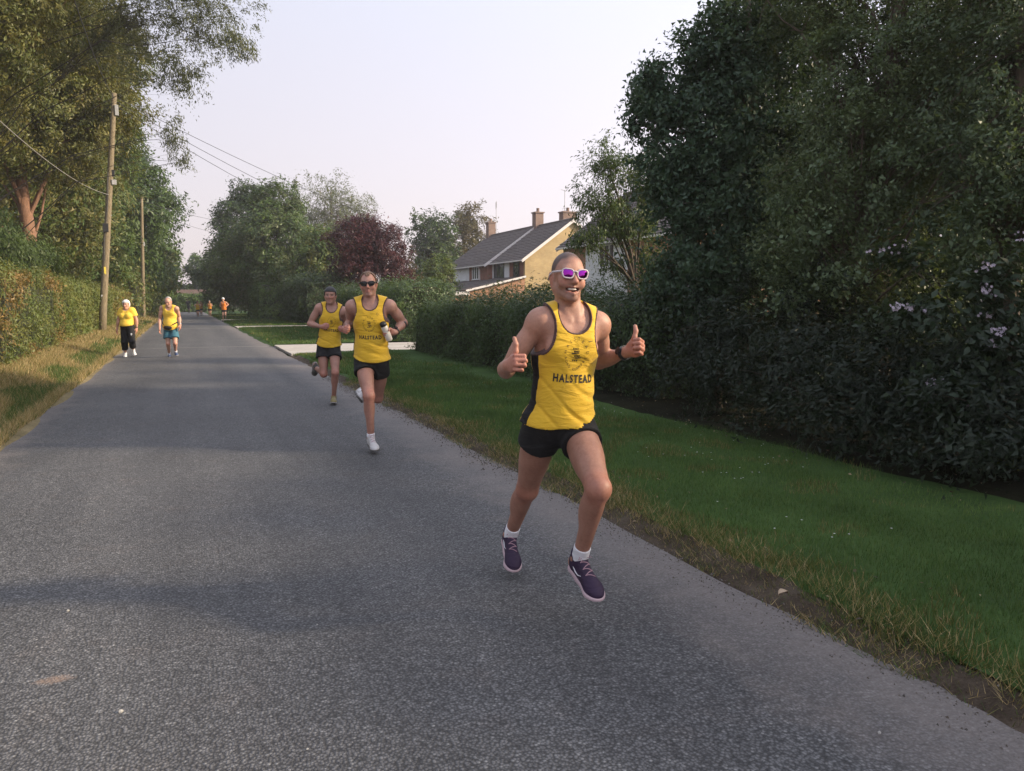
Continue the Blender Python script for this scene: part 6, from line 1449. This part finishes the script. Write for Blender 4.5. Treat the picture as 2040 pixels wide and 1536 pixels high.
strap(o, b, J['elL'] + fa * 0.05, fa, 0.047, M_STRAP, 0.03, 'arm_band')
# the bottle in his hand: a thing of its own
fw, th, pn, _ = J['handL']; fw = unit(fw); th = unit(th - fw * (th @ fw)); pn = unit(np.cross(fw, th)); pn = pn if pn @ -FH > 0 else -pn
bu = unit(th * 0.9 + fw * 0.35); bc = J['wrL'] + fw * 0.085 + pn * 0.038 + bu * 0.025
bt = empty('water_bottle', bc); tag(bt, 'clear plastic water bottle with black cap in the second runner\'s hand', 'bottle')
def lathe(prof, c, ax, n=18):
    mb = MB(); ax = unit(ax); r0 = unit(np.cross(ax, CF)); r1 = np.cross(ax, r0); V = []; Fs = []
    for (h, r) in prof:
        for k in range(n): t = 2 * math.pi * k / n; V.append(c + ax * h + (r0 * math.cos(t) + r1 * math.sin(t)) * r)
    for i in range(len(prof) - 1):
        for k in range(n): Fs.append((i * n + k, i * n + (k + 1) % n, (i + 1) * n + (k + 1) % n, (i + 1) * n + k))
    mb.add(V, Fs); return mb
M_BOTTLE = plain('frosted_bottle', (0.62, 0.58, 0.52), 0.25, 0.05)
lathe([(-0.1, 0.0), (-0.1, 0.03), (-0.09, 0.034), (-0.02, 0.034), (0.0, 0.03), (0.02, 0.034), (0.05, 0.034), (0.066, 0.028)], bc, bu).build('bottle_body', M_BOTTLE, bt, bc, True)
lathe([(0.06, 0.03), (0.062, 0.034), (0.085, 0.034), (0.1, 0.026), (0.108, 0.012), (0.108, 0.0)], bc, bu).build('cap', M_STRAP, bt, bc, True)

# ---- third runner in a dark cap
S3 = dict(d=10.95, hip=(655, 687), neck=(661, 611), lean=-0.12, chest_yaw=0.18, pelvis_yaw=-0.1, sh_roll=-0.04, h=1.74, sw=0.18,
          head=(658, 589), head_yaw=0.12, head_pitch=0.0, head_roll=-0.02,
          elR=(617, 645, 1), wrR=(641, 651, -1), elL=(687, 646, 1), wrL=(684, 654, -1),
          knR=(645, 745, -1), anR=(630, 733, 1), toeR=(626, 745, 1), knL=(668, 743, -1), anL=(665, 791, 1), toeL=(664, 804, -1), ground=(662, 808),
          handR=('fist', (0.9, 0.0, 0.5), (0, 1, 0.1), (0.3, 0, -1)), handL=('fist', (0, -0.2, 1), (0, 1, 0), (-1, 0, 0)))
B3 = dict(smile=0.0, girth=0.98, limb=0.98, leg_tan=(0.85, 0.8, 0.78), skin=(0.40, 0.23, 0.18), beard=0.2)
RES3 = 0.0095
o, J, body, tor, leg = make_person(S3, B3, RES3, 'runner in yellow vest and dark cap turned backwards, behind the bottle carrier')
b = J['base']; J3 = J
make_shorts(o, J, tor, RES3, M_BLK2, b, frac=0.42, flare=0.03, top=0.05, B=B3)
vest = make_vest(o, J, tor, RES3, M_YEL, M_TRIM, M_BLK, b, loose=0.018, hem=-0.025, wr=0.011, B=B3, tilt=0.04, seed=4.0)
club_print(vest, J, b, M_PRINT, 1.0, word_b=0.42, ring_b=0.64, ex=0.02)
hair_cap(o, b, J, B3, 0.005, M_CAP, 0.011, 0.055, -0.045, name='cap', rough=0.0)
for sd in 'RL':
    make_shoe(o, b, J['ft' + sd], 0.275, 0.006, M_OLIVE if sd == 'L' else M_DSHOE, M_GSOLE, None, None)

# ---- the two walkers
S4 = dict(d=20.3, hip=(254, 650.5), neck=(252.5, 616.5), lean=-0.03, chest_yaw=0.05, h=1.58, sw=0.165, hw=0.09,
          head=(251, 607), head_yaw=0.1, head_pitch=-0.05, elR=(236, 637, 1), wrR=(233, 656, -1), elL=(271.5, 637, 1), wrL=(272.5, 654, -1),
          knR=(248, 681, -1), anR=(250, 705, 1), toeR=(249, 712, -1), knL=(263, 680, -1), anL=(266, 698, 1), toeL=(268.5, 708, -1), ground=(256, 713),
          handR=('relaxed', (0, -1, 0.2), (0.1, 0.2, 1), (1, 0, 0)), handL=('relaxed', (0, -1, 0.2), (-0.1, 0.2, 1), (-1, 0, 0)))
B4 = dict(female=True, girth=1.02, limb=1.0, belly=0.5, head=1.0, skin=(0.50, 0.29, 0.21))
RES4 = 0.0135
o, J, body, tor, leg = make_person(S4, B4, RES4, 'white-haired walker in yellow T-shirt and black cropped trousers near the verge')
b = J['base']
make_shorts(o, J, tor, RES4, M_BLK2, b, frac=1.62, flare=0.02, top=0.09, name='trousers', B=B4)
make_vest(o, J, tor, RES4, M_YEL2, None, None, b, loose=0.016, hem=0.0, sleeves=True, wr=0.004, B=B4, nk=0.055)
hair_cap(o, b, J, B4, 0.007, M_HAIRW, 0.02, 0.06, -0.06, rough=0.004)
for sd in 'RL': make_shoe(o, b, J['ft' + sd], 0.25, 0.009, M_WSHOE, M_WHITE, None, None, sock=M_WHITE, sock_h=0.1, an=J['an' + sd], kn=J['kn' + sd])
fa = unit(J['wrL'] - J['elL']); strap(o, b, J['wrL'] - fa * 0.03, fa, 0.032, M_STRAP, 0.02, 'watch')
mb = MB(); pc = J['hipL'] * 0.6 + J['knL'] * 0.4 - FH * 0.135 + CR * 0.045; mb.prism([pc, pc + CR * 0.03, pc + CR * 0.035 - UZ * 0.03, pc + CR * 0.015 - UZ * 0.06, pc - UZ * 0.03], FH * 0.03); mb.build('badge', M_WHITE, o, b)

S5 = dict(d=20.0, hip=(340, 652.5), neck=(337, 612), lean=-0.16, chest_yaw=0.05, h=1.76, sw=0.195, hw=0.09, sh_drop=0.04,
          head=(335, 601.5), head_d=-0.1, head_pitch=-0.35, head_yaw=0.05, elR=(318, 637, 1), wrR=(318, 654, -1), elL=(357, 632, 1), wrL=(359, 648, -1),
          knR=(335, 685, -1), anR=(337, 705, 1), toeR=(338, 712, -1), knL=(349, 684, -1), anL=(350, 700, 1), toeL=(352, 709, -1), ground=(343, 714),
          handR=('relaxed', (0, -1, 0.2), (0.1, 0.2, 1), (1, 0, 0)), handL=('relaxed', (0, -1, 0.2), (-0.1, 0.2, 1), (-1, 0, 0)))
B5 = dict(girth=1.04, limb=1.0, belly=0.8, head=1.05, skin=(0.50, 0.30, 0.22), beard=0.5, stubble=(0.4, 0.36, 0.33), brow=(0.3, 0.26, 0.24))
o, J, body, tor, leg = make_person(S5, B5, RES4, 'stooping walker in yellow vest, teal shorts and black waist bag')
b = J['base']
make_shorts(o, J, tor, RES4, M_TEAL, b, frac=0.66, flare=0.035, top=0.09, B=B5)
make_vest(o, J, tor, RES4, M_YEL2, None, None, b, loose=0.014, hem=-0.04, wr=0.003, B=B5)
hair_cap(o, b, J, B5, 0.007, M_HAIRG, 0.008, 0.2, -0.05, rough=0.003)
for sd in 'RL': make_shoe(o, b, J['ft' + sd], 0.28, 0.009, M_NAVY, M_GSOLE, M_WHITE, None, sock=M_WHITE, sock_h=0.1, an=J['an' + sd], kn=J['kn' + sd])
fa = unit(J['wrL'] - J['elL']); strap(o, b, J['wrL'] - fa * 0.03, fa, 0.033, M_STEEL, 0.03, 'watch')
qf = J['q']; bf = Field(); bf.ell(qf(0.06, 0.0, 0.185), (0.10, 0.055, 0.05), J['AP'], 0.01); bf.cone(qf(0.07, -0.06, 0.165), qf(0.07, 0.06, 0.165), 0.045, 0.045, 0.02)
wb = link('waist_bag', field_mesh('waist_bag', bf, 0.008, None, 0, b), M_BLK2, o)
mb = MB(); pts = [qf(0.08 + 0.2 * abs(math.sin(t)), 0.178 * math.sin(t), 0.01 + 0.17 * math.cos(t)) for t in np.linspace(-math.pi, math.pi, 30)]
mb.tube(pts, 0.018, 6); mb.build('belt', M_BLK2, wb, b)

# ---- the far runners
def far_runner(S, B, res, label, top_mat, short_mat, cap=None, sleeves=False):
    o, J, body, tor, leg = make_person(S, B, res, label, 'runners far down the road')
    b = J['base']
    make_shorts(o, J, tor, res, short_mat, b, frac=0.45, flare=0.03, top=0.05, B=B)
    make_vest(o, J, tor, res, top_mat, None, None, b, loose=0.016, hem=0.0, wr=0.0, B=B, sleeves=sleeves)
    if cap: hair_cap(o, b, J, B, 0.012, cap, 0.014, 0.04, -0.04, rough=0.0, name='cap' if cap is M_WHITE else 'hair')
    for sd in 'RL': make_shoe(o, b, J['ft' + sd], 0.28, 0.014, M_DSHOE, M_GSOLE)
    return J
RL = ('fist', None, (0, 1, 0.1), None)
far_runner(dict(d=54.5, hip=(446.3, 617.4), neck=(445.3, 601.8), h=1.8, head=(444.3, 596.4), lean=-0.1, elR=(438, 609, 1), wrR=(441.5, 612.5, -1), elL=(455, 606.5, 1), wrL=(451.5, 610, -1),
           knR=(444.5, 628, -1), anR=(444.2, 639, 1), toeR=(445, 641.5, -1), knL=(449, 627.5, -1), anL=(449.5, 634, 1), toeL=(450, 636.5, -1), ground=(446, 642), handR=RL, handL=RL),
           dict(girth=1.05, head=1.05, skin=(0.5, 0.3, 0.22)), 0.02, 'runner in bright orange vest and white cap by the shaded hedge', M_ORG, M_BLK2, M_WHITE)
far_runner(dict(d=71.5, hip=(393.8, 617), neck=(393.6, 606.2), h=1.72, head=(393.4, 601.8), elR=(387, 608.5, -1), wrR=(389.5, 611.5, -1), elL=(400, 608, -1), wrL=(398, 611.5, -1),
           knR=(393, 624.5, -1), anR=(393, 631, 1), toeR=(393, 632, -1), knL=(395.5, 624.5, -1), anL=(396, 630.5, 1), toeL=(396, 632, -1), ground=(394, 632), handR=RL, handL=RL),
           dict(skin=(0.48, 0.28, 0.2)), 0.025, 'runner in yellow-orange vest, front one of the far group beside the dark figure', M_YEL, M_BLK2, M_HAIRB)
far_runner(dict(d=73, hip=(418, 615.7), neck=(417.4, 605.3), h=1.72, head=(417, 601.2), elR=(412.5, 609.5, 1), wrR=(413.5, 610, -1), elL=(422.8, 609, 1), wrL=(421.5, 609.5, -1),
           knR=(416.8, 623.5, -1), anR=(416.6, 630, 1), toeR=(416.6, 631, -1), knL=(419.6, 623.5, -1), anL=(420, 629, 1), toeL=(420, 630.5, -1), ground=(418, 631), handR=RL, handL=RL),
           dict(skin=(0.5, 0.32, 0.25)), 0.025, 'grey-haired runner in amber vest and black shorts, middle of the far road', cloth('amber_cloth', (0.82, 0.34, 0.04)), M_BLK2, M_HAIRG)
far_runner(dict(d=78, hip=(400.5, 615), neck=(400.5, 605.5), h=1.7, head=(400.3, 601.6), elR=(396, 610, 1), wrR=(397, 608, -1), elL=(404.5, 608, -1), wrL=(404, 604.5, -1),
           knR=(400, 622.5, -1), anR=(400, 628, 1), toeR=(400, 629.5, -1), knL=(402, 622, -1), anL=(402.5, 627.5, 1), toeL=(402.5, 629, -1), ground=(401, 629), handR=RL, handL=RL),
           dict(skin=(0.4, 0.22, 0.16)), 0.03, 'runner in ochre vest half hidden behind the front one of the far group', cloth('ochre_cloth', (0.45, 0.22, 0.03)), M_BLK2, M_HAIRB)
far_runner(dict(d=92, hip=(375.6, 611), neck=(374, 600.5), h=1.85, head=(373, 596.8), elR=(371, 606, 1), wrR=(372.5, 608, -1), elL=(379.5, 605.5, 1), wrL=(379, 608.5, -1),
           knR=(375.5, 618.5, -1), anR=(376, 623.5, 1), toeR=(376, 625, -1), knL=(377.5, 618, -1), anL=(378.3, 622.5, 1), toeL=(378.3, 624.5, -1), ground=(377, 625), handR=RL, handL=RL),
           dict(skin=(0.1, 0.07, 0.06), girth=1.1), 0.03, 'dark-clad figure in deep shade at the left edge of the far road', M_DARK, M_DARK, plain('dark_hair', (0.03, 0.025, 0.02), 0.7), True)
# ================================================================== evening haze
HZ = 0.00065
hm = bpy.data.materials.new('haze'); hm.use_nodes = True; ht = hm.node_tree; ht.nodes.clear()
ho = ht.nodes.new('ShaderNodeOutputMaterial'); hv = ht.nodes.new('ShaderNodeVolumePrincipled')
hv.inputs['Color'].default_value = (0.93, 0.94, 1.0, 1); hv.inputs['Density'].default_value = HZ; hv.inputs['Anisotropy'].default_value = 0.3
ht.links.new(hv.outputs[0], ho.inputs['Volume'])
mb = MB(); mb.box((10, 90, 10.5), (304, 304, 24)); hz = mb.build('haze', hm); tag(hz, 'thin pale evening haze filling the air', 'haze', kind='stuff')
